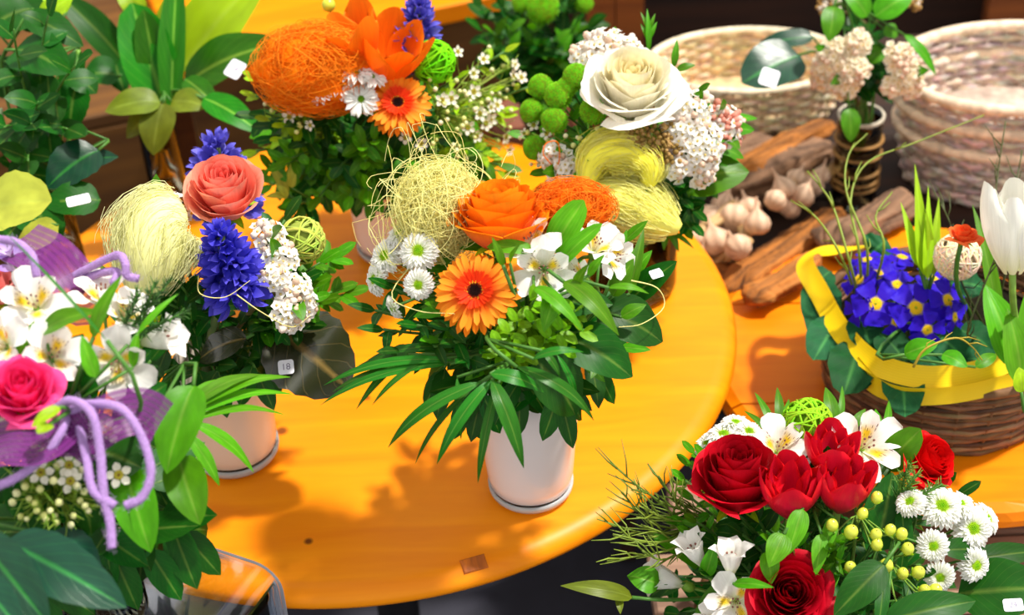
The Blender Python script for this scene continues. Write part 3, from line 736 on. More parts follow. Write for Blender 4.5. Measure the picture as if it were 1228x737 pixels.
def collar(B, n, label, group, rad, h, ll, asp, mat, kind='ovate', name='leaf_sprig', a0=0, a1=360, droop=.35, per=5):
    for i in range(n):
        a = math.radians(a0 + (a1 - a0) * (i + rng.uniform(.2, .8)) / n); q = rad * rng.uniform(.75, 1.1)
        tip = B.b + Vector((math.cos(a) * q, math.sin(a) * q, B.rim + h * rng.uniform(.5, 1.3)))
        nk = B.b + Vector((math.cos(a), math.sin(a), 0)) * B.neck * .7 + Vector((0, 0, B.rim)); ft = B.b + Vector((-math.cos(a), -math.sin(a), 0)) * B.neck * .6 + Vector((0, 0, B.foot))
        pts = [ft] + bez(nk, nk + Vector((0, 0, .03)), tip + Vector((0, 0, .02)), tip, 6)
        sprig(B, name, label, tip, per, ll, asp, kind, mat, group, pts=pts, start_t=.5, droop=droop, spread=.8)
def leaf_stem(B, name, label, items, mat, group=None, cat='leaf', kind='ovate', fold=.15, face=(0, .5, 1), r=.0016, bow=.12, wave=.02, ser=0.0):
    """items: (x0, y0, d0, x1, y1, d1, width_px): leaves on one stalk that ends in the bunch"""
    ps = [(W(a, b, c), W(d, e, f), w * f / FPX) for (a, b, c, d, e, f, w) in items]
    p0 = ps[0][0]
    pts, ft = B.path(p0, (ps[0][1] - p0).normalized(), 8)
    root = thing(name, label, cat, ft, group)
    g = G().tube(pts, r, 5, GREEN)
    for q in ps[1:]: g.tube([pts[2], pts[2].lerp(q[0], .6), q[0]], r * .8, 5, GREEN)
    localmesh(g, 'stem', M['stem'], root)
    for (a, b, w) in ps: bow_leaf(a, b, w, bow, cv(*face), kind, mat, root, fold, wave, ser=ser)
    return root
def price_tag(x, y, d, w, h, rot, face, text, label):
    s = d / FPX; w *= s; h *= s; z = cv(*face); Fm = frame(W(x, y, d), z, RT) @ Matrix.Rotation(rot, 4, 'Z')
    g = G(); pts = []
    rc = min(w, h) * .18
    for (cx, cy, a0) in ((w / 2 - rc, h / 2 - rc, 0), (-w / 2 + rc, h / 2 - rc, 90), (-w / 2 + rc, -h / 2 + rc, 180), (w / 2 - rc, -h / 2 + rc, 270)):
        for k in range(4): a = math.radians(a0 + k * 30); pts.append((cx + rc * math.cos(a), cy + rc * math.sin(a)))
    n = len(pts); V = [(a, b, 0) for a, b in pts] + [(a, b, .0004) for a, b in pts]
    F = [tuple(reversed(range(n))), tuple(range(n, 2 * n))] + [(i, (i + 1) % n, n + (i + 1) % n, n + i) for i in range(n)]
    g.add(V, F, c8(240, 240, 250)); root = tag(link('price_tag', g.mesh('price_tag', M['paper'], False), None, Fm), label, 'price tag')
    cu = bpy.data.curves.new('digits', 'FONT'); cu.body = text; cu.size = h * .62; cu.align_x = 'CENTER'; cu.align_y = 'CENTER'; cu.extrude = .00005
    tmp = bpy.data.objects.new('tmp', cu); COL.objects.link(tmp)
    me = bpy.data.meshes.new_from_object(tmp.evaluated_get(bpy.context.evaluated_depsgraph_get())); bpy.data.objects.remove(tmp)
    me.name = 'digits'; me.materials.clear(); me.materials.append(M['ink']); link('digits', me, root, Fm @ Matrix.Translation((0, 0, .00046)))
    return root
M['ink'] = mat_plain('ink', c8(120, 112, 140), .6)
def ribbon(P, width, nrm, name, mat, parent=None, n=6, col=(1, 1, 1)):
    Q = catmull(P, n); V = []; F = []; uv = []; m = len(Q)
    nn_ = catmull(nrm, n) if isinstance(nrm, list) else [Vector(nrm)] * m
    for i, q in enumerate(Q):
        t = (Q[min(i + 1, m - 1)] - Q[max(i - 1, 0)]).normalized(); s = nn_[i].cross(t)
        s = s.normalized() if s.length > 1e-5 else Vector((1, 0, 0)); w = width[i * len(width) // m] if isinstance(width, list) else width
        nz = t.cross(s)
        for j in range(5):
            v = j / 2 - 1; V.append(q + s * w / 2 * v + nz * w * .06 * (v * v)); uv.append((i / m, j / 4))
    for i in range(m - 1):
        for j in range(4): F.append((i * 5 + j, (i + 1) * 5 + j, (i + 1) * 5 + j + 1, i * 5 + j + 1))
    g = G().add(V, F, col, uv)
    if parent is not None: return localmesh(g, name, mat, parent)
    base = Q[0]; g.V = [(v[0] - base.x, v[1] - base.y, v[2] - base.z) for v in g.V]
    return link(name, g.mesh(name, mat), None, Matrix.Translation(base))

# ------------------------------------------------------------------ the setting
def boxobj(name, a, b, mat, parent=None, bev=.003, M_=None):
    c = Vector(((a[0] + b[0]) / 2, (a[1] + b[1]) / 2, (a[2] + b[2]) / 2))
    g = G().box(tuple(Vector(a) - c), tuple(Vector(b) - c), bev)
    Mt = Matrix.Translation(c) if M_ is None else M_ @ Matrix.Translation(c)
    return link(name, g.mesh(name, M[mat], False), parent, Mt)
struct(boxobj('floor', (-4, -1.5, -.05), (4, 3.0, 0), 'floor', bev=0))
wl = struct(boxobj('wall_back', (-4, 2.72, 0), (4, 2.80, 1.3), 'wood_dark', bev=0))
TZ = .75
def pedestal(root, x, y, ztop, mat='iron'):
    g = G().lathe([(0, 0), (.17, 0), (.175, .012), (.05, .03), (.026, .05), (.024, ztop - .03), (.10, ztop - .012), (.10, ztop), (0, ztop)], 32, (1, 1, 1), (x, y, 0))
    localmesh(g, 'pedestal', M[mat], root)
t1 = thing('round_table', 'round orange wooden table top carrying the vase with the orange gerbera', 'table', (-.155, 1.305, 0), 'round orange tables')
g = G(); R = .384
g.lathe([(0, 0), (R - .03, 0), (R - .012, .0015), (R - .004, .006), (R, .013), (R - .004, .020), (R - .012, .0245), (R - .018, .026), (0, .026)], 160)
link('table_top', g.mesh('table_top', M['table']), t1, Matrix.Translation((-.155, 1.305, TZ - .026)))
# butterfly patch let into the rim
pp = PZ(573, 688, TZ - .004); rad = Vector((pp.x + .155, pp.y - 1.305, 0)).normalized(); ta = Vector((-rad.y, rad.x, 0))
q = Vector((-.155, 1.305, 0)) + rad * (R - .0135)
g = G().box((-.011, -.0065, -.003), (.011, .0065, .003), .001)
link('wood_patch', g.mesh('wood_patch', M['patch'], False), t1, frame_x(Vector((q.x, q.y, TZ - .0030)), ta, rad * .45 + Vector((0, 0, 1))))
pedestal(t1, -.155, 1.305, TZ - .026)

def plank_disc(root, cx, cy, R, z1, th, cuts, mat):
    """a round top made of boards: each board its own rounded-edge mesh"""
    pr = [(-.010, -th), (-.002, -th + .006), (0, -th / 2), (-.003, -.006), (-.012, 0)]
    for a, b in zip(cuts[:-1], cuts[1:]):
        a2, b2 = a + .0012, b - .0012; V = []; F = []; m = 48
        for (dr, z) in pr:
            r = R + dr; ys = [max(-r + .0005, min(r - .0005, a2 + (b2 - a2) * i / m)) for i in range(m + 1)]
            ring = [(math.sqrt(max(0, r * r - y * y)), y, z) for y in ys] + [(-math.sqrt(max(0, r * r - y * y)), y, z) for y in reversed(ys)]
            V += ring
        n = 2 * (m + 1)
        for i in range(len(pr) - 1):
            for j in range(n): F.append((i * n + j, i * n + (j + 1) % n, (i + 1) * n + (j + 1) % n, (i + 1) * n + j))
        F.append(tuple(reversed(range(n)))); F.append(tuple((len(pr) - 1) * n + j for j in range(n)))
        link('plank', G().add(V, F).mesh('plank', M[mat], False), root, Matrix.Translation((cx, cy, z1)) @ Matrix.Rotation(-.05, 4, 'Z'))
T2 = .695
t2 = thing('round_table', 'small round orange plank table under the wicker basket of blue primroses', 'table', (0.44, 1.272, 0), 'round orange tables')
plank_disc(t2, 0.44, 1.272, .238, T2, .03, [-.238, -.08, .085, .238], 'table_orange'); pedestal(t2, 0.44, 1.272, T2 - .03)
# orange bench behind, brown front board with shade put into its colour
e = Vector((.266, .09, 0)).normalized(); nb = Vector((-e.y, e.x, 0)); o3 = Vector((-.295, 1.936, 0))
t3 = thing('bench', 'orange plank bench behind the bouquets, its brown front board with shade painted in', 'bench', o3 + nb * .2)
Fb = Matrix(((e.x, nb.x, 0, o3.x), (e.y, nb.y, 0, o3.y), (0, 0, 1, 0), (0, 0, 0, 1)))
for i in range(4): boxobj('plank', (-.14, .002 + i * .14, .72), (.36, .138 + i * .14, .75), 'table_orange', t3, .003, Fb)
boxobj('front_board', (-.13, .012, .56), (.34, .032, .719), 'wood_brown', t3, .002, Fb)
for (a, b) in ((-.12, .05), (.26, .05), (-.12, .48), (.26, .48)): boxobj('leg', (a, b, 0), (a + .05, b + .05, .72), 'wood_rust', t3, .003, Fb)
t7 = thing('wooden_chest', 'brown plank chest behind the large ribbed leaves', 'chest', Fb @ Vector((-.6, .2, 0)))
for i in range(4): boxobj('plank', (-1.1, .03 + i * .12, .66), (-.16, .148 + i * .12, .68), 'wood_brown', t7, .003, Fb)
for i in range(4): boxobj('plank', (-1.1, .03, .02 + i * .16), (-.16, .05, .178 + i * .16), 'wood_brown', t7, .003, Fb)
# dark bench at the back right carrying baskets, garlic and driftwood
t4 = thing('bench', 'dark brown plank bench carrying the wicker baskets and garlic', 'bench', (.7, 1.9, 0))
for i in range(4): boxobj('plank', (.25 + .002, 1.50 + i * .14, .615), (1.2, 1.638 + i * .14, .645), 'wood_dark', t4, .003)
for (a, b) in ((.30, 1.56), (1.1, 1.56), (.30, 1.98), (1.1, 1.98)): boxobj('leg', (a, b, 0), (a + .05, b + .05, .615), 'wood_dark', t4, .003)
# pale board bench that carries the red bouquet
t5 = thing('bench', 'weathered grey brown board bench under the red rose bouquet', 'bench', (.5, 1.0, 0))
for i in range(4): boxobj('plank', (.12 + .03 * (i % 2), .80 + i * .10, .575), (1.0, .896 + i * .10, .60), 'wood_grey', t5, .003)
for (a, b) in ((.18, .82), (.9, .82), (.18, 1.13), (.9, 1.13)): boxobj('leg', (a, b, 0), (a + .04, b + .04, .575), 'wood_grey', t5, .003)
# crate under the acrylic riser
t6 = thing('crate', 'dark slatted wooden crate under the clear acrylic riser', 'crate', (-.45, .80, 0))
e1 = Vector((.894, -.447, 0)); e2 = Vector((-.447, -.894, 0)); oc = Vector((-.211, .912, 0))
Fr = Matrix(((e1.x, -e2.x, 0, oc.x), (e1.y, -e2.y, 0, oc.y), (0, 0, 1, 0), (0, 0, 0, 1)))
for i in range(5): boxobj('slat', (-.42, -.30 + i * .062, .48), (.06, -.242 + i * .062, .495), 'wood_dark', t6, .002, Fr)
for i in range(4):
    boxobj('slat', (.045, -.30, .05 + i * .11), (.058, .005, .14 + i * .11), 'wood_dark', t6, .002, Fr); boxobj('slat', (-.42, -.008, .05 + i * .11), (.04, .005, .14 + i * .11), 'wood_dark', t6, .002, Fr)
for (a, b) in ((.025, -.29), (.025, -.03), (-.41, -.29), (-.41, -.03)): boxobj('post', (a, b, 0), (a + .02, b + .02, .48), 'wood_dark', t6, .002, Fr)
# acrylic riser: a sheet bent into an upside-down U
RZ = .80; th = .004
prof_ = []
def arc(cx, cz, r, a0, a1, n=6): return [(cx + r * math.cos(math.radians(a0 + (a1 - a0) * i / n)), cz + r * math.sin(math.radians(a0 + (a1 - a0) * i / n))) for i in range(n + 1)]
Lr = .40
outer = [(.012, .495)] + arc(-.012, RZ - .024, .024, 0, 90) + arc(-Lr + .012, RZ - .024, .024, 90, 180) + [(-Lr - .012, .495)]
inner = [(.008, .495)] + arc(-.012, RZ - .024, .020, 0, 90) + arc(-Lr + .012, RZ - .024, .020, 90, 180) + [(-Lr - .008, .495)]
riser = thing('acrylic_riser', 'clear acrylic display riser with bent corner under the pink rose bouquet', 'riser', oc + Vector((0, 0, .495)))
V = []; F = []; n = len(outer)
for ys in (0.0, -.26):
    V += [Fr @ Vector((x, ys, z)) for x, z in outer] + [Fr @ Vector((x, ys, z)) for x, z in inner]
for i in range(n - 1):
    F.append((i, i + 1, 2 * n + i + 1, 2 * n + i)); F.append((n + i, 3 * n + i, 3 * n + i + 1, n + i + 1))
localmesh(G().add(V, F), 'sheet', M['acrylic'], riser)
for ys in (0.0005, -.2605):
    V = [Fr @ Vector((x, ys, z)) for x, z in outer] + [Fr @ Vector((x, ys, z)) for x, z in inner]
    localmesh(G().add(V, [(i, n + i, n + i + 1, i + 1) for i in range(n - 1)]), 'sheet_edge', M['acrylic_edge'], riser)
# boards standing at the far back
for k_, (x, y, w_, h_, yy) in enumerate(((738, 30, 70, .5, 2.25), (1235, 10, 100, .62, 2.60))):
    r_ = ray(x, y); p = CAM + r_ * (yy / r_.y); hw = w_ * depth(p) / FPX / 2
    t = thing('upright_board', ('rust brown wooden board standing behind the white rose bouquet', 'rust brown wooden board standing behind the stacked wicker baskets')[k_], 'board', (p.x, yy, 0))
    for j in range(2): boxobj('plank', (p.x - hw + j * hw + .001, yy, 0), (p.x + j * hw - .001, yy + .03, p.z + .25), 'wood_rust', t, .003)

# ------------------------------------------------------------------ containers
def vase(name, label, base, r0, r1, h, body, cat='vase', foot=.009, group=None):
    root = thing(name, label, cat, base, group); n = 48
    f = lambda z: r0 + (r1 - r0) * z / h
    g = G().lathe([(0, foot), (f(foot) - .006, foot), (f(foot) - .001, foot + .004)] + [(f(foot + (h - foot) * i / 8), foot + (h - foot) * i / 8) for i in range(1, 9)] + [(r1 - .0012, h + .0012), (r1 - .0028, h)] + [(f(h * i / 6) - .003, h * i / 6) for i in range(5, 0, -1)] + [(0, foot + .006)], n)
    link('body', g.mesh('body', M[body]), root, Matrix.Translation(base))
    g = G().lathe([(0, .0), (r0 - .004, .0), (r0 - .001, .0025), (r0 + .0012, .006), (f(foot) + .001, foot + .003), (f(foot) - .002, foot + .001)], n)
    o = link('glass_foot', g.mesh('glass_foot', M['foot_glass']), root, Matrix.Translation(base)); o['label'] = 'clear thick glass foot'
    return root
def mat_foot():
    m, nt, nn, L, b, out = newmat('foot_glass'); b.inputs['Base Color'].default_value = (.95, .95, .96, 1); setp(b, Roughness=.05, trans=.5); b.inputs['IOR'].default_value = 1.45
    tc = N(nn, 'ShaderNodeTexCoord'); no = N(nn, 'ShaderNodeTexNoise'); no.inputs['Scale'].default_value = 60; L.new(tc.outputs['Object'], no.inputs['Vector'])
    bp = N(nn, 'ShaderNodeBump'); bp.inputs['Strength'].default_value = .1; L.new(no.outputs['Fac'], bp.inputs['Height']); L.new(bp.outputs[0], b.inputs['Normal'])
    return m
M['foot_glass'] = mat_foot()
def jar(name, label, base, r, h, rings=False, mat='jar', group=None):
    root = thing(name, label, 'vase', base, group)
    prf = [(0, .002), (r * .9, .002), (r, .008)] + [(r * (1 + (.02 * math.sin(i * 1.9) if rings else 0)), .008 + (h - .008) * i / 16) for i in range(1, 17)] + [(r - .002, h + .001)] + [(r - .003, h * .9), (r - .003, .01), (0, .008)]
    link('glass', G().lathe(prf, 36).mesh('glass', M[mat]), root, Matrix.Translation(base))
    g = G().lathe([(r + .0006, h - .003), (r + .0014, h), (r, h + .0018), (r - .0022, h + .001)], 36, c8(200, 190, 170)); link('rim', g.mesh('rim', M['wicker']), root, Matrix.Translation(base))
    if rings:
        g = G()
        for z in (.25, .32, .42, .6, .75): g.tube([(base.x + (r + .001) * math.cos(a), base.y + (r + .001) * math.sin(a), base.z + h * z) for a in [i * 2 * PI / 24 for i in range(25)]], .0022, 5, c8(150, 110, 60), False)
        localmesh(g, 'raffia', M['wicker'], root)
    return root

bA = PZ(637, 585, TZ); bB = PZ(283, 542, TZ); bD = PZ(470, 300, TZ); bE = PZ(758, 343, TZ); bJ = PZ(78, 330, TZ); bK = PZ(206, 245, TZ)
bC = Vector((-.335, .865, RZ))
Z = lambda h: Vector((0, 0, h))
A = Bouquet(bA, .128, bA + Vector((-.008, 0, .197)), .125)
B = Bouquet(bB, .105, bB + Vector((.006, 0, .172)), .105)
C = Bouquet(bC, .10, bC + Vector((0, 0, .185)), .115)
D = Bouquet(bD, .12, bD + Vector((-.01, 0, .19)), .135)
E = Bouquet(bE, .12, bE + Vector((0, 0, .185)), .115)
cH = W(985, 640, 1.33); bH = Vector((cH.x, cH.y, .60)); H = Bouquet(bH, .075, cH + Vector((0, 0, -.03)), .145, .02, .05)
cF = W(640, 55, 1.95); bF = Vector((cF.x, cF.y, .62)); Fq = Bouquet(bF, .1, cF, .10, .03)
bI = PZ(1022, 243, .645); I = Bouquet(bI, .12, bI + Z(.2), .075, .015, .012)
cJ = W(40, 150, 1.62); J = Bouquet(bJ, .11, bJ + Z(.24), .14, .012, .015)
K = Bouquet(bK, .12, bK + Z(.25), .15, .012, .012)

vase('vase', 'tapered white glass vase with clear foot, holding the orange gerbera bouquet', bA, .0365, .0470, .135, 'white_glass', group='white glass vases')
vase('vase', 'cream glass vase with clear foot, behind the long strap leaves', bB, .0400, .0425, .11, 'cream_glass')
jar('glass_vase', 'brown glass vase on the acrylic riser under the pink rose bouquet', bC, .036, .105)
vase('vase', 'white glass vase under the leafy bouquet with white daisies', bD, .036, .044, .125, 'white_glass')
jar('glass_vase', 'brown tinted glass vase behind the small price tag leaf', bE, .046, .12)
jar('glass_vase', 'clear glass vase holding serrated rose leaves', bJ, .026, .115)
jar('glass_vase', 'slim brown glass vase under the large ribbed leaves', bK, .021, .12)
jar('glass_vase', 'raffia ringed glass vase holding white viburnum before the baskets', bI, .027, .125, True)
# pot for the dark green plant, on a low crate
tF = thing('crate', 'low brown crate behind the round table under the dark green plant', 'crate', (bF.x, bF.y, 0))
for i in range(4): boxobj('slat', (bF.x - .12, bF.y - .09 + i * .047, .605), (bF.x + .12, bF.y - .047 + i * .047, .62), 'wood_dark', tF, .002)
for a in (-.12, .10):
    for b in (-.09, .075): boxobj('post', (bF.x + a, bF.y + b, 0), (bF.x + a + .02, bF.y + b + .02, .605), 'wood_dark', tF, .002)
tP = thing('flower_pot', 'terracotta pot of the dark green leafy plant behind the table', 'pot', bF)
link('pot', G().lathe([(0, 0), (.04, 0), (.055, .085), (.06, .085), (.06, .1), (.052, .1), (.048, .08), (0, .08)], 32).mesh('pot', M['terracotta']), tP, Matrix.Translation(bF))

def basket(name, label, base, rx, ry, h, flare, rows, stakes, wr, cols, rimr, rim_col, group=None, soil=None, und=.6, rot=0.0, floor=True):
    root = thing(name, label, 'basket', base, group); n = max(stakes * 2, 48); r_ = random.Random(len(name) + rows)
    for j in range(rows):
        z = wr + (h - 2 * wr) * j / max(1, rows - 1); k = 1 + flare * z / h; P = []
        for i in range(n + 1):
            a = 2 * PI * i / n + rot; w = math.sin(a * stakes / 2 + PI * (j % 2)) * wr * und
            P.append(base + Vector(((rx * k + w) * math.cos(a), (ry * k + w) * math.sin(a), z + r_.uniform(-.3, .3) * wr)))
        c = cols[j % len(cols)]; localmesh(G().tube(P, wr * r_.uniform(.85, 1.1), 6, [tuple(v * (.8 + .35 * r_.random()) for v in c) for _ in range(len(P) * 6)], False), 'weaver', M['wicker'], root)
    for i in range(stakes):
        a = 2 * PI * (i + .5) / stakes + rot
        g = G().tube([base + Vector((rx * (1 + flare * t) * math.cos(a), ry * (1 + flare * t) * math.sin(a), h * t)) for t in (0, .5, 1.0)], wr * .7, 5, cols[0]); localmesh(g, 'stake', M['wicker'], root)
    P = [base + Vector((rx * (1 + flare) * math.cos(2 * PI * i / 64), ry * (1 + flare) * math.sin(2 * PI * i / 64), h)) for i in range(65)]
    localmesh(G().tube(P, rimr, 8, rim_col, False), 'rim', M['wicker'], root)
    if floor: localmesh(G().lathe([(0, .001), (1, .001), (1, .005), (0, .005)], 40, cols[0], base, rx * .98, ry * .98), 'basket_floor', M['wicker'], root)
    if soil:
        k = 1 + flare * .8; localmesh(G().lathe([(0, h * .78), (.7, h * .76), (.95, h * .7), (.93, .008), (0, .008)], 32, soil, base, rx * k, ry * k), 'soil', M['soil'], root)
    return root
bG = PZ(1124, 462, T2)
basket('wicker_basket', 'brown wicker basket with yellow ribbon planted with blue primroses', bG, .110, .104, .085, .12, 14, 24, .0034, [c8(110, 76, 50), c8(150, 112, 78), c8(84, 54, 36), c8(128, 92, 64)], .005, c8(120, 84, 54), 'wicker baskets', c8(26, 22, 12), und=.35)
bS = PZ(890, 118, .645)
basket('wicker_basket', 'shallow pale wicker basket behind the white rose', bS - Vector((0, .02, 0)), .118, .078, .070, .10, 10, 40, .0036, [c8(232, 204, 160), c8(244, 224, 190)], .005, c8(250, 232, 200), 'wicker baskets')
bT = PZ(1196, 190, .645)
for i, lb in enumerate(('lowest', 'middle', 'topmost')):
    basket('wicker_basket', 'pale round wicker basket, %s of the stack on the dark bench' % lb, bT + Z(.034 * i) - Vector((0, .03, 0)), .122 + .003 * i, .086 + .003 * i, .080, .16, 8, 40, .0048, [c8(206, 186, 172), c8(226, 208, 194), c8(186, 168, 160)], .0075, c8(244, 218, 188), 'stacked wicker baskets', floor=True)
basket('wicker_basket', 'round brown wicker basket under the red roses', bH, .085, .085, .075, .15, 8, 28, .0048, [c8(110, 72, 44), c8(140, 100, 66)], .006, c8(110, 76, 46), 'wicker baskets', c8(40, 50, 26))

# ------------------------------------------------------------------ garlic, driftwood on the dark bench
def garlic(p, r, ax, root):
    g = G(); n = 40; V = []; F = []; uv = []; pr = [(0, -.78), (.45, -.8), (.85, -.5), (1.0, 0), (.86, .42), (.5, .8), (.22, 1.1), (.12, 1.5), (.1, 2.0)]
    for i, (q, z) in enumerate(pr):
        for j in range(n):
            a = 2 * PI * j / n; k = q * (1 + .07 * abs(math.sin(3.5 * a)) * (1 if i < 6 else 0)); V.append((k * math.cos(a), k * math.sin(a), z)); uv.append((i / 8, j / n))
    for i in range(len(pr) - 1):
        for j in range(n): F.append((i * n + j, i * n + (j + 1) % n, (i + 1) * n + (j + 1) % n, (i + 1) * n + j))
    g.add(V, F, lambda u, v: lerp(c8(236, 206, 176), lerp(c8(226, 184, 150), c8(150, 96, 66), .5 + .5 * math.sin(v * 50)), .3 + .5 * u), uv)
    return link('garlic_bulb', g.mesh('garlic_bulb', M['garlic']), root, frame(p, ax, UP, r))
for br, (lst, lb) in enumerate(((((838, 318, 26), (858, 290, 28), (885, 296, 24), (850, 262, 26), (880, 262, 28), (908, 268, 24), (868, 246, 22), (898, 250, 22), (830, 285, 20)), 'braid of pale garlic bulbs lying against the round orange table'),
        (((946, 248, 22), (962, 235, 22), (940, 226, 22), (975, 222, 20), (955, 214, 18), (930, 240, 20), (985, 210, 16)), 'short braid of garlic bulbs leaning on the driftwood by the raffia vase'))):
    zs = .645; b0 = PZ(lst[0][0], lst[0][1], .67); root = thing('garlic_braid', lb, 'garlic', Vector((b0.x, b0.y, .645)), 'garlic braids')
    P = []
    for i, (x, y, s) in enumerate(lst):
        p = PZ(x, y, .700 + .014 * (i % 3)); r = s * depth(p) / FPX / 2; garlic(p, r * 1.35, (Vector((.3, .6, .5)) + rv(.5)).normalized(), root); P.append(p + Vector((.01, .02, -.012)))
    for s in range(3):
        Q = catmull([P[0] + Vector((0, 0, -.005))] + P[2::2] + [P[-1] + Vector((.05, .06, 0))], 6)
        localmesh(G().tube([q + Vector((.005 * math.sin(i * .9 + s * 2.1), .004 * math.cos(i * .9 + s * 2.1), 0)) for i, q in enumerate(Q)], .0045, 6, c8(196, 160, 110)), 'stalk', M['garlic'], root)
def driftwood(a, b, r, mat, label, seed, flat=.75):
    rr = random.Random(seed); n, m = 44, 30; d = b - a; L = d.length; V = []; F = []; uv = []
    ph = [rr.uniform(0, 6) for _ in range(8)]
    for i in range(n + 1):
        t = i / n; rad = r * (1 - .35 * t) * (.4 + .6 * min(1, min(t, 1 - t) * 9)) * (1 + .12 * math.sin(9 * t + seed))
        for j in range(m):
            an = 2 * PI * j / m; k = rad * (1 + .16 * math.sin(3 * an + ph[0] + 2.5 * t) + .12 * math.sin(7 * an + ph[1] + 4 * t) + .10 * math.sin(11 * an + ph[2] - 6 * t) + rr.uniform(-.07, .07))
            V.append((t * L, k * math.cos(an) + .25 * r * math.sin(5 * t + seed), k * flat * math.sin(an))); uv.append((t, j / m))
    for i in range(n):
        for j in range(m): F.append((i * m + j, (i + 1) * m + j, (i + 1) * m + (j + 1) % m, i * m + (j + 1) % m))
    F.append(tuple(range(m))); F.append(tuple(n * m + j for j in reversed(range(m))))
    return tag(link('driftwood', G().add(V, F, (1, 1, 1), uv).mesh('driftwood', M[mat]), None, frame_x(a, d, Vector((0, 0, 1)))), label, 'driftwood', 'driftwood pieces')
driftwood(PZ(880, 356, .685), PZ(1006, 252, .69), .032, 'bark', 'thick orange brown bark log below the garlic braids', 1, .6)
driftwood(PZ(900, 362, .712), PZ(985, 305, .715), .018, 'bark', 'short rough bark piece lying on the small round table', 2, .7)
driftwood(PZ(862, 232, .68), PZ(1002, 180, .70), .032, 'bark_grey', 'grey weathered driftwood branch behind the garlic braids', 3)
driftwood(PZ(880, 206, .70), PZ(1000, 150, .71), .022, 'bark', 'golden brown driftwood stick under the shallow basket', 4)
driftwood(PZ(840, 200, .69), PZ(925, 168, .68), .024, 'bark_grey', 'short driftwood piece next to the pink viburnum buds', 6)
driftwood(PZ(1000, 300, .72), PZ(1085, 232, .71), .026, 'bark_grey', 'brown driftwood block behind the yellow ribbon', 7)

# ------------------------------------------------------------------ A: bouquet in the white vase
gA = 'flowers of the orange gerbera bouquet'
gerbera(A, 570, 349, 106, cv(-.12, .22, 1), 'orange gerbera with red heart and dark eye, above the white vase', k=1.06, group='gerberas')
rose(A, 600, 262, 116, cv(-.05, .95, .42), c8(255, 176, 30), c8(255, 138, 30), 'large open orange rose beside the pale straw nest', k=1.0, n=46, seed=4, hgt=1.2, ctip=c8(255, 150, 16), cbase=c8(255, 104, 80), flare=.55)
MA = ['largest white chrysanthemum with bright green eye, above the gerbera petals', 'white chrysanthemum touching the gerbera petal tips, below the largest one', 'white chrysanthemum beside the largest one, turned away from the gerbera', 'white chrysanthemum tucked under the pale straw nest', 'white chrysanthemum seen in profile at the rim of the gerbera bouquet', 'small drooping half-open white chrysanthemum below the others of the gerbera bouquet']
for i, (x, y, s, a) in enumerate(((502, 301, 52, (-.15, .2, 1)), (502, 341, 40, (-.1, -.15, 1)), (463, 307, 48, (-.55, .25, .8)), (480, 281, 40, (-.4, .7, .6)), (451, 335, 44, (-.85, 0, .5)), (472, 369, 32, (-.8, -.5, .25)))):
    mum(A, x, y, s, cv(*a), 'santini', 'chrysanthemum', MA[i], 'chrysanthemum', 'white chrysanthemums beside the gerbera', k=1.02)
lA = 'white alstroemeria with yellow speckled throat right of the orange gerbera'
LA = iter(['white alstroemeria touching the orange rose, throat turned up', 'wide open white alstroemeria facing out, touching the gerbera', 'narrow half-closed alstroemeria bud between the open white blooms', 'white alstroemeria right of the broad ribbed leaf', 'white alstroemeria turned towards the tagged leaf'])
for (x, y, s, a, op, ro) in ((634, 287, 62, (-.25, .75, .75), .55, .4), (652, 324, 66, (-.05, -.05, 1), .75, 0), (690, 328, 44, (-.5, .2, .5), .2, .8), (716, 292, 58, (.2, .6, .8), .5, 1.2), (737, 308, 54, (.7, -.1, .7), .45, .2)):
    alstro(A, x, y, s, cv(*a), next(LA), 'white alstroemerias beside the gerbera', 1.05, 0, op, None, ro)
nest('sisal_nest', 'tangled pale straw nest with loose wisps beside the orange rose', A.at(527, 252, .98), .034, c8(250, 236, 140), 800, 120, 3, .00026, flat=(1, 1.1, .8), wl=1.9, core=.3, turn=.4)
nest('sisal_nest', 'fuzzy orange sisal tuft behind the orange rose', A.at(684, 250, .98), .027, c8(255, 112, 6), 700, 80, 5, .00024, flat=(1.2, .8, .8), wl=.4, core=.9)
# broad leaves of this bunch
LB = 'ribbed green alstroemeria leaves among the white blooms'
leaf_stem(A, 'leaf_sprig', LB, [(662, 302, 1.20, 700, 240, 1.19, 40), (668, 320, 1.19, 722, 268, 1.17, 22), (640, 300, 1.18, 584, 296, 1.18, 20)], 'leaf_strap', 'alstroemeria leaves', bow=.08, kind='oval')
leaf_stem(A, 'leaf_sprig', 'long arching green leaves drooping below the alstroemerias', [(676, 338, 1.17, 742, 402, 1.15, 26), (640, 345, 1.17, 700, 398, 1.15, 18), (668, 352, 1.17, 652, 398, 1.16, 26), (730, 345, 1.17, 778, 352, 1.17, 9)], 'leaf_strap', 'alstroemeria leaves', bow=.22, kind='lance')
leaf_stem(A, 'leaf_sprig', 'small upright green leaf tips between the gerbera and alstroemeria', [(603, 318, 1.16, 590, 284, 1.15, 11), (612, 316, 1.16, 624, 292, 1.14, 8), (706, 330, 1.17, 725, 305, 1.16, 12), (690, 346, 1.17, 706, 316, 1.15, 14)], 'leaf_strap', bow=.1, kind='lance')
leaf_stem(A, 'salal_leaf', 'dark green leaf carrying a small price tag, right of the alstroemerias', [(758, 358, 1.26, 812, 313, 1.24, 34)], 'leaf_dark', bow=.06, kind='ovate')
leaf_stem(A, 'salal_leaf', 'broad dark green leaves spreading over the right of the white vase', [(715, 372, 1.24, 794, 410, 1.25, 62), (672, 402, 1.20, 758, 452, 1.20, 62), (640, 430, 1.18, 690, 497, 1.20, 64), (640, 370, 1.2, 735, 365, 1.19, 50)], 'leaf_dark', bow=.14, kind='ovate', fold=.25)
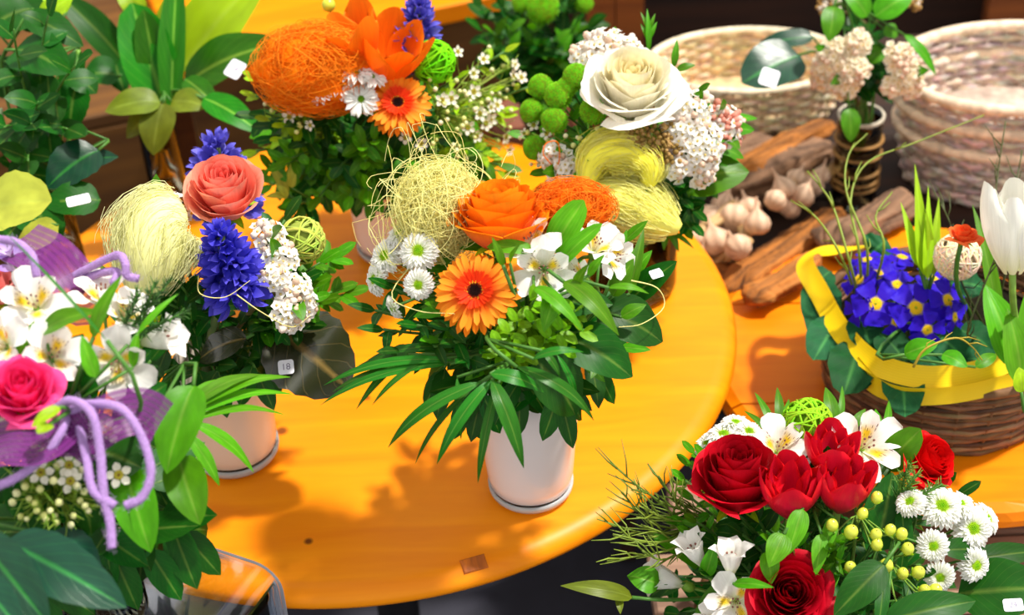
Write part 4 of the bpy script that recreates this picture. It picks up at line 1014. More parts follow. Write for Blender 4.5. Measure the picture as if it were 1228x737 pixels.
leaf_stem(A, 'leaf_sprig', 'upright narrow leaves at the right edge of the gerbera bouquet', [(735, 330, 1.25, 752, 275, 1.25, 16), (755, 352, 1.24, 772, 274, 1.25, 15), (735, 355, 1.22, 760, 310, 1.22, 24), (745, 380, 1.22, 775, 365, 1.22, 18), (758, 330, 1.26, 782, 300, 1.26, 16), (720, 300, 1.27, 706, 262, 1.27, 12)], 'leaf_mid', bow=.08, kind='lance')
g_ = [(545, 432, 1.20, 388, 462, 1.24, 11.7), (540, 436, 1.2, 384, 486, 1.24, 10.92), (500, 440, 1.21, 398, 470, 1.23, 10.14), (490, 425, 1.22, 427, 491, 1.22, 10.14), (510, 432, 1.2, 446, 486, 1.21, 7.8), (545, 420, 1.22, 440, 432, 1.25, 12.48), (520, 428, 1.22, 420, 445, 1.25, 9.36)]
leaf_stem(A, 'ruscus_sprig', 'spray of long dark leaves reaching left over the table', g_, 'leaf_strapdark', 'long leaf sprays', bow=.16, kind='lance', fold=.05)
g_ = [(578, 458, 1.17, 465, 537, 1.20, 17.16), (570, 462, 1.18, 498, 556, 1.20, 7.8), (590, 455, 1.16, 524, 556, 1.17, 17.16), (548, 452, 1.18, 553, 527, 1.20, 7.8), (590, 455, 1.15, 628, 561, 1.15, 21.06), (596, 462, 1.16, 573, 579, 1.17, 11.7), (588, 448, 1.15, 652, 470, 1.16, 18.72)]
leaf_stem(A, 'ruscus_sprig', 'spray of long dark leaves hanging down over the white vase', g_, 'leaf_strapdark', 'long leaf sprays', bow=.2, kind='lance', fold=.06)
g_ = [(620, 440, 1.15, 712, 504, 1.17, 15.6), (668, 425, 1.15, 690, 482, 1.17, 7.8), (650, 420, 1.15, 672, 452, 1.15, 9.36), (640, 430, 1.14, 700, 422, 1.14, 10.92)]
leaf_stem(A, 'ruscus_sprig', 'arching dark leaves over the vase rim at right', g_, 'leaf_strapdark', 'long leaf sprays', bow=.24, kind='lance')
sA = 'light green small-leaved sprig below the orange gerbera'
for (x, y) in ((690, 372), (700, 395), (655, 365), (610, 400), (640, 385), (625, 425), (705, 360), (660, 405), (640, 360), (620, 385), (675, 395), (645, 418), (600, 418), (680, 418), (665, 380)):
    sprig(A, 'boxwood_sprig', sA, A.at(x, y, 1.12), 11, .016, .5, 'oval', 'leaf_box', 'small-leaved sprigs below the gerbera', start_t=.62, spread=1.0, r=.0009)
sD = 'dark narrow-leaved sprig on the left of the gerbera bouquet'
for (x, y) in ((460, 395), (480, 420), (500, 390), (520, 415), (545, 410), (470, 345), (560, 430), (585, 420), (535, 390), (450, 372)):
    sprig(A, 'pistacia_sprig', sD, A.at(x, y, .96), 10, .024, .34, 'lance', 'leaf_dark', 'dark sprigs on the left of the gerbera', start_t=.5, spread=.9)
filler(A, 16, 'pistacia_sprig', 'green narrow-leaved sprig filling the gerbera bouquet', (480, 250, 760, 440), 9, .026, .36, 'lance', 'leaf_mid', 'filler sprigs of the gerbera bouquet', k=(.72, .88), start_t=.45)
collar(A, 14, 'green leaf sprig round the rim of the white vase', 'rim sprigs of the gerbera bouquet', .07, .03, .04, .4, 'leaf_dark')
price_tag(787.5, 328, 1.243, 17, 12, .4, (.1, .5, .85), '8', 'small white price tag on the dark leaf beside the alstroemerias')

# ------------------------------------------------------------------ B: pink rose and hyacinths
rose(B, 270, 234, 92, cv(.02, .6, .8), c8(255, 120, 116), c8(255, 158, 136), 'salmon pink rose above the blue hyacinth', k=1.08, n=36, seed=8, hgt=1.45, ctip=c8(255, 176, 150), flare=.5)
hyacinth(B, 273, 312, 92, 100, cv(-.10, .75, .75), 'deep blue hyacinth in front of the salmon rose', k=1.08, rows=7)
hyacinth(B, 252, 204, 96, 84, cv(-.1, .95, .3), 'blue hyacinth tip behind the salmon rose', k=.95, dd=-.05, rows=5, dark=True, seed=9)
viburnum(B, [(322, 283, 40), (336, 308, 44), (354, 350, 46), (346, 378, 40), (328, 330, 34), (366, 366, 30)], 'white viburnum heads right of the deep blue hyacinth', 'viburnum branches', k=1.04, s=.0052, bud=.18, dens=.75)
viburnum(B, [(186, 250, 34), (205, 243, 28), (178, 264, 24), (215, 258, 24)], 'small white viburnum heads left of the salmon rose', 'viburnum branches', k=.98, s=.0042, seed=15, leaves=1)
qB = B.at(190, 308, 1.0); hank('sisal_hank', 'silky pale green sisal hank left of the hyacinth', [qB - UP * .034 - RT * .012, qB - FW * .004 - RT * .004, qB + UP * .028 + RT * .004, qB + UP * .036 + RT * .018 + FW * .01], .033, c8(248, 246, 170), 800, 8, .00026)
vine_ball('pale green vine ball beside the white viburnum', B.at(362, 288, 1.0), .020, c8(186, 206, 90), 2)
leaf_stem(B, 'galax_leaf', 'large dark serrated leaf with price tag beside the cream vase', [(330, 392, 1.36, 418, 466, 1.36, 112)], 'leaf_galax', bow=.06, kind='round', ser=.06, fold=.02, wave=.03)
leaf_stem(B, 'galax_leaf', 'dark leaf lying across the rim of the cream vase', [(296, 405, 1.33, 238, 432, 1.36, 42)], 'leaf_galax', bow=.1, kind='ovate')
price_tag(343, 440, 1.345, 19, 18, .12, (0, .35, 1), '18', 'white square price tag on the large dark serrated leaf')
filler(B, 8, 'pistacia_sprig', 'fresh green leafy sprig right of the green vine ball', (370, 290, 420, 370), 9, .024, .42, 'oval', 'leaf_mid', 'leafy sprigs by the vine ball', k=(.95, 1.0), start_t=.6)
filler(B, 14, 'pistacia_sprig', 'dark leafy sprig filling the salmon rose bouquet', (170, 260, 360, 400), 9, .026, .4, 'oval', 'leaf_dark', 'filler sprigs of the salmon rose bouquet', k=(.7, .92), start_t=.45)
filler(B, 4, 'pistacia_sprig', 'light green leafy sprig behind the silky sisal hank', (130, 270, 175, 330), 7, .024, .4, 'oval', 'leaf_light', 'light sprigs by the sisal hank', k=(.95, 1.0), start_t=.6)

collar(B, 16, 'dark leaf sprig round the rim of the cream vase', 'rim sprigs of the salmon rose bouquet', .075, .03, .036, .45, 'leaf_dark')
# ------------------------------------------------------------------ C: hot pink rose, alstroemerias, yarn
rose(C, 28, 472, 84, cv(.15, .55, .85), c8(240, 6, 110), c8(255, 40, 140), 'hot pink rose beside the purple ribbon', k=1.08, n=26, seed=12, hgt=1.45, ctip=c8(255, 90, 160))
rose(C, -6, 348, 60, cv(-.3, .7, .6), c8(240, 120, 120), c8(250, 160, 150), 'coral pink rose half hidden behind the alstroemeria', k=.98, n=20, seed=13, hgt=1.3)
lC = 'white alstroemeria with yellow streaked throat among the purple yarn'
LC = iter(['white alstroemeria with streaked throat below the lilac freesia', 'white alstroemeria above the hot pink rose, half cut by the rim of the bunch', 'white alstroemeria directly above the hot pink rose, turned sideways', 'white alstroemeria pointing up beneath the arching purple yarn', 'white alstroemeria beside the dark needle sprigs, turned up', 'white alstroemeria with bold brown streaks above the purple ribbon loop', 'white trumpet alstroemeria pointing at the blue hyacinth'])
for (x, y, s, a, op, ro) in ((40, 362, 74, (.1, .35, .9), .6, .3), (-4, 412, 74, (-.3, .2, .9), .6, 1.0), (64, 424, 70, (.35, .2, .8), .5, .6), (122, 350, 72, (0, .9, .5), .5, .2), (150, 372, 60, (.4, .6, .6), .5, .9), (140, 437, 76, (.15, -.25, 1), .65, 0), (190, 405, 84, (.85, .25, .35), .3, .5)):
    alstro(C, x, y, s, cv(*a), next(LC), 'white alstroemerias among the purple yarn', 1.05, 0, op, None, ro, trumpet=op < .4)
mum(C, 2, 524, 56, cv(.1, .2, 1), 'mint', 'chrysanthemum', 'pale green white chrysanthemum under the hot pink rose', 'chrysanthemum', k=1.03)
for (x, y, s, a) in ((22, 318, 54, (.2, .5, .8)), (8, 300, 40, (-.3, .7, .5))):
    root = start(C, 'freesia', 'lilac freesia bloom behind the alstroemerias', 'freesia', C.at(x, y, .95), cv(*a), 'freesias', .0013, GREEN_L, .012)
    p = C.at(x, y, .95); s2 = s * depth(p) / FPX / 1.6; F0 = frame(p - cv(*a) * s2 * .4, cv(*a), UP)
    for i in range(6):
        V, F, uv = surf(1, .5, 'obov', .8, .05, .3, nu=8, nv=4); gg = G().add(V, F, lambda u, v: lerp(c8(240, 225, 240), c8(170, 130, 226), u), uv)
        link('petal', gg.mesh('petal', M['petal']), root, F0 @ Matrix.Rotation(i * PI / 3, 4, 'Z') @ Matrix.Rotation(-(PI / 2 - .45 - .1 * (i % 2)), 4, 'Y') @ Matrix.Scale(s2, 4))
def yarn(P, label, group='purple yarns', r=.0030):
    Q = catmull([W(*p) for p in P], 8); g = G(); c = c8(176, 140, 202)
    base = Q[0]; Q = [q - base for q in Q]
    g.tube(Q, [r * (.98 + .04 * math.sin(i * 1.3)) for i in range(len(Q))], 8, c)
    for i in range(1, len(Q) - 1):
        for k in range(9):
            d = rv(1).normalized(); q = Q[i].lerp(Q[i + 1], rng.random()); g.tube([q + d * r * .8, q + d * r * 1.2 + rv(.001), q + d * r * 1.4 + rv(.002)], .00009, 3, c8(205, 180, 225), False)
    return tag(link('yarn', g.mesh('yarn', M['yarn']), None, Matrix.Translation(base)), label, 'yarn', group)
yarn([(62, 492, 1.02), (85, 480, 1.01), (110, 496, 1.0), (120, 540, 1.0), (124, 590, 1.0), (132, 626, 1.0), (134, 657, 1.0)], 'purple felt yarn strand hanging down over the small white waxflowers')
yarn([(84, 492, 1.02), (110, 484, 1.01), (146, 490, 1.0), (170, 524, 1.0), (181, 566, 1.0), (170, 596, 1.0), (150, 606, 1.0)], 'purple felt yarn loop curling round in front of the broad green leaf')
yarn([(95, 512, 1.02), (104, 550, 1.005), (112, 588, 1.0), (138, 606, 1.0)], 'short purple yarn strand crossing the hanging one')
yarn([(-20, 590, 1.01), (20, 572, 1.01), (52, 548, 1.01), (72, 520, 1.01), (80, 500, 1.02)], 'purple yarn running left below the hot pink rose')
yarn([(72, 340, 1.13), (105, 322, 1.12), (140, 306, 1.11), (150, 315, 1.10), (152, 330, 1.10), (166, 334, 1.10)], 'purple yarn arching behind the alstroemerias towards the sisal hank')
yarn([(84, 342, 1.13), (118, 328, 1.12), (140, 326, 1.11), (136, 340, 1.10)], 'short purple yarn end below the arching one')
yarn([(-10, 286, 1.08), (18, 290, 1.07), (38, 306, 1.06), (44, 332, 1.06)], 'purple yarn curve over the lilac freesia')
def rib(P, w, nr, label, n=8):
    o = ribbon([W(*p) for p in P], w, nr, 'organza_ribbon', M['organza'], None, n); return tag(o, label, 'ribbon', 'purple organza ribbons')
rib([(70, 520, 1.03), (105, 516, 1.02), (140, 498, 1.02), (170, 494, 1.03), (192, 508, 1.04)], .032, cv(.2, .3, 1), 'sheer purple ribbon loop behind the purple yarn')
rib([(120, 545, 1.03), (95, 525, 1.02), (80, 505, 1.02), (72, 492, 1.03)], .024, cv(-.3, .2, 1), 'purple ribbon knot tail beside the waxflowers')
rib([(-30, 545, 1.02), (10, 532, 1.01), (45, 530, 1.01), (75, 508, 1.02)], .036, cv(.1, .6, .8), 'sheer purple ribbon spread below the hot pink rose')
rib([(20, 290, 1.15), (50, 305, 1.13), (75, 330, 1.12), (95, 360, 1.12), (110, 350, 1.14)], .042, cv(.3, .4, .8), 'sheer purple ribbon folded behind the alstroemerias')
def waxflower(Bq, pts, buds, label, group, seed=3, s=.0055, name='waxflower_sprig', needles=70, k=1.05, wh=c8(252, 248, 232), nl=.016, nm='stem'):
    """thin twig with needle leaves, small five-petalled flowers and round buds"""
    r = random.Random(seed); P = [(Bq.at(x, y, k), sc) for (x, y, sc) in pts]; Q = [Bq.at(x, y, k * r.uniform(.96, 1.02)) for (x, y) in buds]
    allp = [p for p, _ in P] + Q; c = sum(allp, Vector()) / len(allp) - Bq.nrm(allp[0]) * .03
    pth, ft = Bq.path(c, Bq.nrm(c)); root = thing(name, label, 'waxflower', ft, group)
    g = G().tube(pth, .0013, 5, GREEN_L); ng = G()
    for q in allp:
        b_ = bez(c, c + Bq.nrm(q) * .012, q - Bq.nrm(q) * .012, q - Bq.nrm(q) * .001, 5); g.tube(b_, .0005, 4, c8(150, 170, 60))
        for _ in range(max(1, needles // len(allp))):
            j = r.randrange(len(b_) - 1); p = b_[j].lerp(b_[j + 1], r.random()); d = ((b_[j + 1] - b_[j]).normalized() + Vector((r.uniform(-1, 1), r.uniform(-1, 1), r.uniform(-1, 1)))).normalized()
            ng.tube([p, p + d * nl * r.uniform(.6, 1.1)], [.0007, .0002], 4, lerp(c8(90, 140, 30), c8(160, 190, 60), r.random()))
    localmesh(g, 'stem', M['stem'], root)
    o = localmesh(ng, 'needles', M['stem'], root); o['kind'] = 'stuff'
    if 'w%g' % s not in _al:
        f = G()
        for j in range(5):
            V, F, uv = surf(1.0, .85, 'oval', -.3, 0, .25, nu=4, nv=4, x0=.32); f.add(V, F, wh, uv, Matrix.Rotation(j * 2 * PI / 5, 4, 'Z') @ Matrix.Rotation(-.15, 4, 'Y'))
        f.lathe([(0, .1), (.3, .12), (.42, .2), (.46, .1), (.2, -.5), (0, -.6)], 12, c8(190, 180, 60)); f.ball((0, 0, .15), .12, 4, 6, c8(120, 60, 40))
        _al['w%g' % s] = f.mesh('flower', M['petal'])
    for (p, sc) in P: link('flower', _al['w%g' % s], root, frame(p, (Bq.nrm(p, 0) - FW * .8 + rv(.35)).normalized(), rv(1), s * sc))
    bg = G()
    for q in Q: bg.ball(q, .0024 * r.uniform(.75, 1.2), 5, 8, lerp(c8(214, 220, 120), c8(236, 232, 190), r.random()))
    if Q: o = localmesh(bg, 'buds', M['berry'], root); o['kind'] = 'stuff'
    return root
waxflower(C, [(109, 524, 1), (130, 517, 1.15), (142, 569, 1.15), (49, 566, 1.1), (83, 557, 1.1), (84, 576, 1.1), (118, 512, .7)], [(56, 548), (52, 538), (66, 545), (68, 558), (24, 524), (41, 534), (18, 573), (26, 570), (14, 574), (98, 563), (92, 582), (101, 589), (113, 586), (125, 610), (30, 583), (35, 598), (42, 603), (44, 612), (53, 618), (55, 622), (60, 612), (66, 618), (68, 626), (71, 602), (15, 602), (25, 619), (32, 622), (88, 618), (85, 629), (102, 606), (106, 612), (130, 604), (158, 610), (157, 602), (132, 613), (64, 576), (48, 586), (20, 591), (75, 566), (96, 600)], 'waxflower sprig with yellow green buds under the purple yarn', None, 3, .0062, needles=330, k=1.04)
# leaves of this bunch
leaf_stem(C, 'salal_leaf', 'broad fresh green leaves hanging right of the purple yarn loop', [(232, 462, 1.08, 200, 568, 1.06, 58), (214, 548, 1.09, 240, 629, 1.07, 52), (150, 560, 1.07, 181, 662, 1.06, 54)], 'leaf_mid', bow=.1, kind='ovate', fold=.2)
leaf_stem(C, 'salal_leaf', 'dark leather leaves at the foot of the pink rose bouquet', [(8, 650, 1.02, 152, 728, 1.0, 76), (-25, 645, 1.0, 60, 750, .97, 66), (-30, 690, .97, 30, 760, .95, 50), (60, 640, 1.05, 120, 700, 1.05, 60)], 'leaf_deep', bow=.08, kind='ovate', fold=.12, ser=.04)
leaf_stem(C, 'palm_leaf', 'fan of long narrow palm leaflets reaching over the cream vase', [(228, 488, 1.12, 312, 449, 1.16, 20), (226, 494, 1.12, 348, 452, 1.18, 20), (228, 500, 1.12, 352, 473, 1.18, 16), (232, 504, 1.12, 343, 498, 1.17, 13), (232, 508, 1.12, 304, 566, 1.15, 20), (226, 522, 1.11, 263, 582, 1.12, 18), (222, 482, 1.13, 282, 455, 1.16, 14), (215, 480, 1.13, 268, 486, 1.16, 16)], 'leaf_strap', bow=.12, kind='lance', face=(0, .8, .8))
leaf_stem(C, 'leaf_sprig', 'upright twisted green leaves between the alstroemerias', [(112, 404, 1.03, 146, 330, 1.02, 20), (52, 398, 1.05, 118, 372, 1.03, 28), (115, 452, 1.02, 98, 402, 1.02, 20), (166, 400, 1.06, 214, 352, 1.07, 9), (160, 440, 1.06, 166, 396, 1.06, 13), (20, 440, 1.06, 42, 384, 1.05, 18)], 'leaf_strap', 'alstroemeria leaves of the yarn bouquet', bow=.1, kind='lance', fold=.3)
leaf_stem(C, 'leaf_sprig', 'dark broad leaves deep between the alstroemerias', [(70, 470, 1.06, 100, 400, 1.06, 50), (100, 490, 1.06, 90, 430, 1.06, 46), (150, 500, 1.07, 200, 460, 1.07, 50), (60, 500, 1.07, 20, 420, 1.07, 60), (120, 540, 1.06, 170, 560, 1.06, 70), (30, 560, 1.06, 60, 640, 1.05, 70), (100, 560, 1.06, 110, 640, 1.06, 60)], 'leaf_dark', bow=.06, kind='ovate')
leaf_stem(C, 'leaf_sprig', 'small light green leaf under the hot pink rose', [(60, 508, .995, 45, 520, .985, 20), (72, 488, 1.0, 38, 512, .99, 16)], 'leaf_light', bow=.1)
leaf_stem(C, 'leaf_sprig', 'long grass blade crossing behind the alstroemerias', [(128, 408, 1.0, -4, 268, 1.02, 4)], 'leaf_strapdark', bow=.08, kind='strap', fold=.05)
filler(C, 14, 'pistacia_sprig', 'dark leafy sprig filling the pink rose bouquet', (-20, 380, 190, 620), 9, .024, .42, 'oval', 'leaf_dark', 'filler sprigs of the pink rose bouquet', k=(.7, .9), start_t=.4)
collar(C, 16, 'dark leaf sprig round the foot of the pink rose bouquet', 'rim sprigs of the pink rose bouquet', .08, .02, .05, .45, 'leaf_dark', droop=.6)
def conifer(Bq, x0, y0, x1, y1, d, label, group, n=60, nl=.011, col=c8(40, 80, 40)):
    p0, p1 = W(x0, y0, d), W(x1, y1, d - .02); pth, ft = Bq.path(p0, (p1 - p0).normalized(), 8); root = thing('needle_sprig', label, 'greenery', ft, group)
    localmesh(G().tube(pth[::-1] + [p1], .0008, 5, GREEN), 'stem', M['stem'], root); g = G()
    for i in range(n):
        t = i / n; p = p0.lerp(p1, t); d_ = ((p1 - p0).normalized() * .9 + rv(1)).normalized(); g.tube([p, p + d_ * nl * (1.1 - .5 * t)], [.0006, .0002], 4, lerp(col, c8(80, 130, 50), rng.random()))
    o = localmesh(g, 'needles', M['stem'], root); o['kind'] = 'stuff'
for (a, b, c, d) in ((150, 400, 205, 335), (160, 405, 225, 372), (170, 390, 185, 340), (150, 390, 165, 350)): conifer(C, a, b, c, d, 1.10, 'dark needle sprig behind the white alstroemerias', 'needle sprigs')

# ------------------------------------------------------------------ D: bouquet with white daisies at the back
gerbera(D, 477, 124, 84, cv(.05, .3, 1), 'orange gerbera beside the white daisies at the back', k=1.06, seed=6, group='gerberas')
LD = iter(['white daisy at the top of the daisy cluster', 'white daisy beside the orange sisal tuft, outermost of its cluster', 'white daisy in the middle of the daisy cluster', 'white daisy with clear green eye touching the small gerbera', 'white daisy against the orange tulip petals'])
for (x, y, s, a) in ((428, 88, 44, (0, .7, .7)), (386, 107, 44, (-.4, .4, .8)), (409, 102, 40, (-.1, .3, 1)), (433, 119, 46, (.05, .1, 1)), (446, 92, 38, (.3, .6, .7))):
    mum(D, x, y, s, cv(*a), 'daisy', 'daisy', next(LD), 'daisy', 'white daisies at the back', k=1.06)
nest('sisal_nest', 'big fluffy orange sisal tuft behind the white daisies', D.at(378, 82, .95), .046, c8(255, 124, 4), 1100, 110, 21, .0003, flat=(1.2, .88, .8), wl=.35, core=.95)
for (x, y, w, h, a, sd_) in ((470, 66, 70, 82, (.25, .7, .7), 3), (425, 50, 66, 74, (-.3, .8, .6), 5)):
    tulip(D, x, y, w, h, cv(*a), c8(255, 110, 10), c8(255, 140, 20), c8(250, 150, 30), 'wide open orange tulip beside the bright green vine ball' if sd_ == 3 else 'orange tulip between the orange sisal tuft and the other tulip', 'orange tulips at the back', k=1.0, n=(3, 3), seed=sd_, openness=.5, mat='petal')
hyacinth(D, 500, 36, 72, 72, cv(.1, .9, .4), 'blue violet hyacinth behind the orange tulips', k=.95, rows=5, dark=True, seed=31)
vine_ball('bright green vine ball beside the violet hyacinth', D.at(520, 74, .98), .021, c8(120, 220, 20), 4)
wf = [(rng.uniform(540, 625), rng.uniform(60, 200), rng.uniform(.8, 1.1)) for _ in range(17)]
waxflower(D, wf[:9], [(rng.uniform(530, 620), rng.uniform(50, 190)) for _ in range(26)], 'cream waxflower sprig between the vine ball and green buttons', 'cream waxflower sprigs', 5, .0060, needles=150, k=1.0)
waxflower(D, wf[9:] + [(530, 120, 1), (541, 118, 1), (505, 172, .9), (486, 165, .9)], [(rng.uniform(500, 600), rng.uniform(90, 200)) for _ in range(24)], 'cream waxflower sprig below the bright green vine ball', 'cream waxflower sprigs', 6, .0060, needles=150, k=1.02)
waxflower(D, [(352, 100, 1), (358, 112, 1), (347, 140, 1), (330, 112, .8), (372, 150, .8)], [(rng.uniform(315, 370), rng.uniform(80, 160)) for _ in range(18)], 'cream waxflower sprig left of the white daisies', 'cream waxflower sprigs', 8, .0058, needles=110, k=.98)
filler(D, 16, 'boxwood_sprig', 'dark glossy leafy sprig at the front of the daisy bouquet', (320, 150, 540, 255), 11, .024, .42, 'oval', 'leaf_mid', 'dark leafy sprigs of the daisy bouquet', k=(.94, 1.02), start_t=.5)
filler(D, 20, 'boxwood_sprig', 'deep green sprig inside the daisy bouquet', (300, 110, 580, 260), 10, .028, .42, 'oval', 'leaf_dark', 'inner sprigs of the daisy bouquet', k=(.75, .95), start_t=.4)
filler(D, 9, 'pistacia_sprig', 'light yellow green sprig on the left of the orange tuft', (305, 80, 350, 190), 9, .018, .45, 'oval', 'leaf_light', 'light sprigs left of the daisy bouquet', k=(.95, 1.0), start_t=.55)
filler(D, 12, 'pistacia_sprig', 'yellow green sprig among the cream waxflowers', (520, 60, 640, 220), 9, .018, .4, 'lance', 'leaf_light', 'sprigs among the waxflowers', k=(.9, 1.0), start_t=.5)
filler(D, 14, 'pistacia_sprig', 'green leafy sprig between the daisy bouquet and the straw nest', (470, 185, 640, 275), 10, .026, .4, 'oval', 'leaf_mid', 'low sprigs right of the daisy bouquet', k=(.9, 1.02), start_t=.45)
leaf_stem(D, 'fern_frond', 'orange tinted pinnate leaf beside the salmon rose', [(345, 232, 1.56, 322, 196, 1.55, 12), (345, 236, 1.56, 330, 220, 1.55, 10), (350, 225, 1.56, 352, 190, 1.55, 12), (345, 236, 1.56, 318, 236, 1.55, 10)], 'leaf_yellow', kind='lance')
for (x, y) in ((394, 6), (362, 45)):
    p = D.at(x, y, .98); root = start(D, 'flower_bud', 'round yellow green bud above the orange tuft', 'bud', p, D.nrm(p, .4), 'green buds', .001, GREEN_L); localmesh(G().ball(p, .0068, 8, 12, c8(196, 210, 60)), 'bud', M['berry'], root)

collar(D, 26, 'green leafy sprig low in the daisy bouquet', 'rim sprigs of the daisy bouquet', .10, .03, .03, .42, 'leaf_mid', 'oval', per=9)
collar(D, 18, 'dark leafy sprig low in the daisy bouquet', 'dark rim sprigs of the daisy bouquet', .07, .02, .036, .42, 'leaf_dark', 'oval', per=8, droop=.6)
# ------------------------------------------------------------------ E: white rose and green buttons
rose(E, 758, 104, 116, cv(-.02, .62, .8), c8(255, 244, 200), c8(255, 254, 246), 'large cream white rose above the yellow sisal', k=1.06, n=40, seed=17, hgt=1.15, flare=.8)
LK = iter(['green button chrysanthemum at the top of the cluster beside the waxflowers', 'green button chrysanthemum at the outer edge of its cluster', 'green button chrysanthemum in the middle of the green cluster', 'green button chrysanthemum below the middle one of the cluster', 'green button chrysanthemum touching the white rose petal from above', 'green button chrysanthemum tucked under the white rose', 'lowest green button chrysanthemum, beside the orange wire curl', 'small green button chrysanthemum behind the middle of the cluster'])
for (x, y, s) in ((648, 104, 34), (638, 133, 34), (670, 115, 38), (665, 144, 36), (691, 92, 36), (711, 133, 36), (642, 177, 34), (680, 104, 28)):
    p = E.at(x, y, 1.0); mum(E, x, y, s, (E.nrm(p, .1) - FW * .5).normalized(), 'button', 'button_chrysanthemum', next(LK), 'chrysanthemum', 'green button chrysanthemums', k=1.02)
viburnum(E, [(826, 132, 60), (836, 176, 70), (818, 158, 50), (812, 196, 40), (842, 206, 34)], 'white viburnum heads right of the white rose', 'viburnum branches', k=1.02, s=.0056, seed=25, bud=.2, dens=.7)
viburnum(E, [(725, 58, 56), (705, 66, 44), (748, 60, 40)], 'white viburnum heads behind the white rose', 'viburnum branches', k=.96, s=.0056, seed=26, dens=.7, bud=.2, leaves=1)
viburnum(E, [(872, 152, 48), (862, 138, 30)], 'pink budded viburnum at the edge by the driftwood', 'viburnum branches', k=1.0, s=.0048, seed=27, bud=.75, cb=c8(236, 160, 140))
viburnum(E, [(780, 160, 56), (762, 178, 44), (800, 178, 40)], 'brownish green sedum head below the white rose', None, k=1.03, s=.0036, seed=28, bud=.95, cw=c8(210, 170, 110), cb=c8(160, 130, 70), name='sedum', cat='sedum', leaves=0)
viburnum(E, [(678, 205, 50), (664, 188, 34), (690, 222, 30)], 'white waxy flower cluster left of the yellow sisal', 'viburnum branches', k=1.04, s=.0050, seed=29, bud=.2, dens=.7, leaves=1)
qE = E.at(742, 208, 1.05); hank('sisal_hank', 'yellow sisal curl directly below the white rose', [qE - RT * .032 - UP * .012, qE - RT * .02 + UP * .014, qE + RT * .006 + UP * .02, qE + RT * .026 + UP * .008, qE + RT * .028 - UP * .012], .020, c8(255, 248, 84), 700, 31, .00026)
qE = E.at(760, 246, 1.06); hank('sisal_hank', 'bright yellow sisal hank above the tagged leaf', [qE - RT * .046 + UP * .014, qE - RT * .02 + UP * .008, qE + RT * .012 - UP * .006, qE + RT * .042 - UP * .022], .025, c8(255, 250, 120), 900, 32, .00026)
leaf_stem(E, 'salal_leaf', 'broad green leaves pointing at the driftwood beside the viburnum', [(812, 220, 1.50, 898, 206, 1.50, 62), (842, 170, 1.50, 892, 190, 1.50, 22), (850, 188, 1.50, 890, 200, 1.51, 20), (850, 150, 1.52, 908, 142, 1.54, 16), (845, 160, 1.5, 850, 118, 1.52, 16)], 'leaf_mid', bow=.1)
leaf_stem(E, 'leaf_sprig', 'upright thin sprig standing above the white rose', [(778, 62, 1.5, 776, 10, 1.5, 7), (778, 50, 1.5, 768, 28, 1.5, 6), (778, 48, 1.5, 788, 26, 1.5, 6), (808, 80, 1.5, 812, 47, 1.5, 9), (812, 84, 1.5, 834, 78, 1.5, 11), (778, 40, 1.5, 768, 14, 1.5, 5), (778, 38, 1.5, 786, 16, 1.5, 5)], 'leaf_mid', kind='lance')
leaf_stem(E, 'leaf_sprig', 'thin narrow leaflets over the table edge below the yellow sisal', [(800, 272, 1.52, 838, 277, 1.52, 11), (804, 278, 1.52, 832, 298, 1.52, 7), (800, 272, 1.52, 814, 302, 1.52, 10), (796, 268, 1.52, 830, 256, 1.52, 10), (798, 275, 1.52, 796, 300, 1.52, 9)], 'leaf_mid', kind='lance')
waxflower(E, [(640, 150, .9), (656, 160, 1), (650, 195, .9), (629, 160, .8)], [(rng.uniform(620, 720), rng.uniform(150, 215)) for _ in range(24)], 'cream waxflower sprig among the green buttons', 'cream waxflower sprigs', 9, .0056, needles=120, k=1.0)
filler(E, 22, 'pistacia_sprig', 'green leafy sprig filling the white rose bouquet', (630, 90, 860, 270), 9, .024, .4, 'oval', 'leaf_mid', 'filler sprigs of the white rose bouquet', k=(.75, .95), start_t=.4)
filler(E, 8, 'pistacia_sprig', 'dark leafy sprig below the viburnum beside the yellow sisal', (790, 210, 850, 270), 9, .022, .4, 'oval', 'leaf_dark', 'dark sprigs by the yellow sisal', k=(.92, 1.0), start_t=.5)
filler(E, 12, 'pistacia_sprig', 'leafy sprig between the green buttons and the orange rose', (615, 170, 720, 270), 9, .026, .4, 'oval', 'leaf_mid', 'low sprigs left of the yellow sisal', k=(.9, 1.0), start_t=.45)
o = G().tube(catmull([W(664, 200, 1.46), (W(652, 185, 1.45)), W(655, 172, 1.45), W(668, 170, 1.45), W(671, 185, 1.45), W(668, 215, 1.46), W(672, 240, 1.47)], 8), .0006, 5, c8(240, 120, 20))
b_ = Vector(o.V[0]); o.V = [tuple(Vector(v) - b_) for v in o.V]; tag(link('wire_curl', o.mesh('wire_curl', M['fibre']), None, Matrix.Translation(b_)), 'thin orange wire curl beside the white flower cluster', 'wire')

collar(E, 14, 'dark leaf sprig low in the white rose bouquet', 'rim sprigs of the white rose bouquet', .08, .03, .036, .42, 'leaf_dark', per=7)
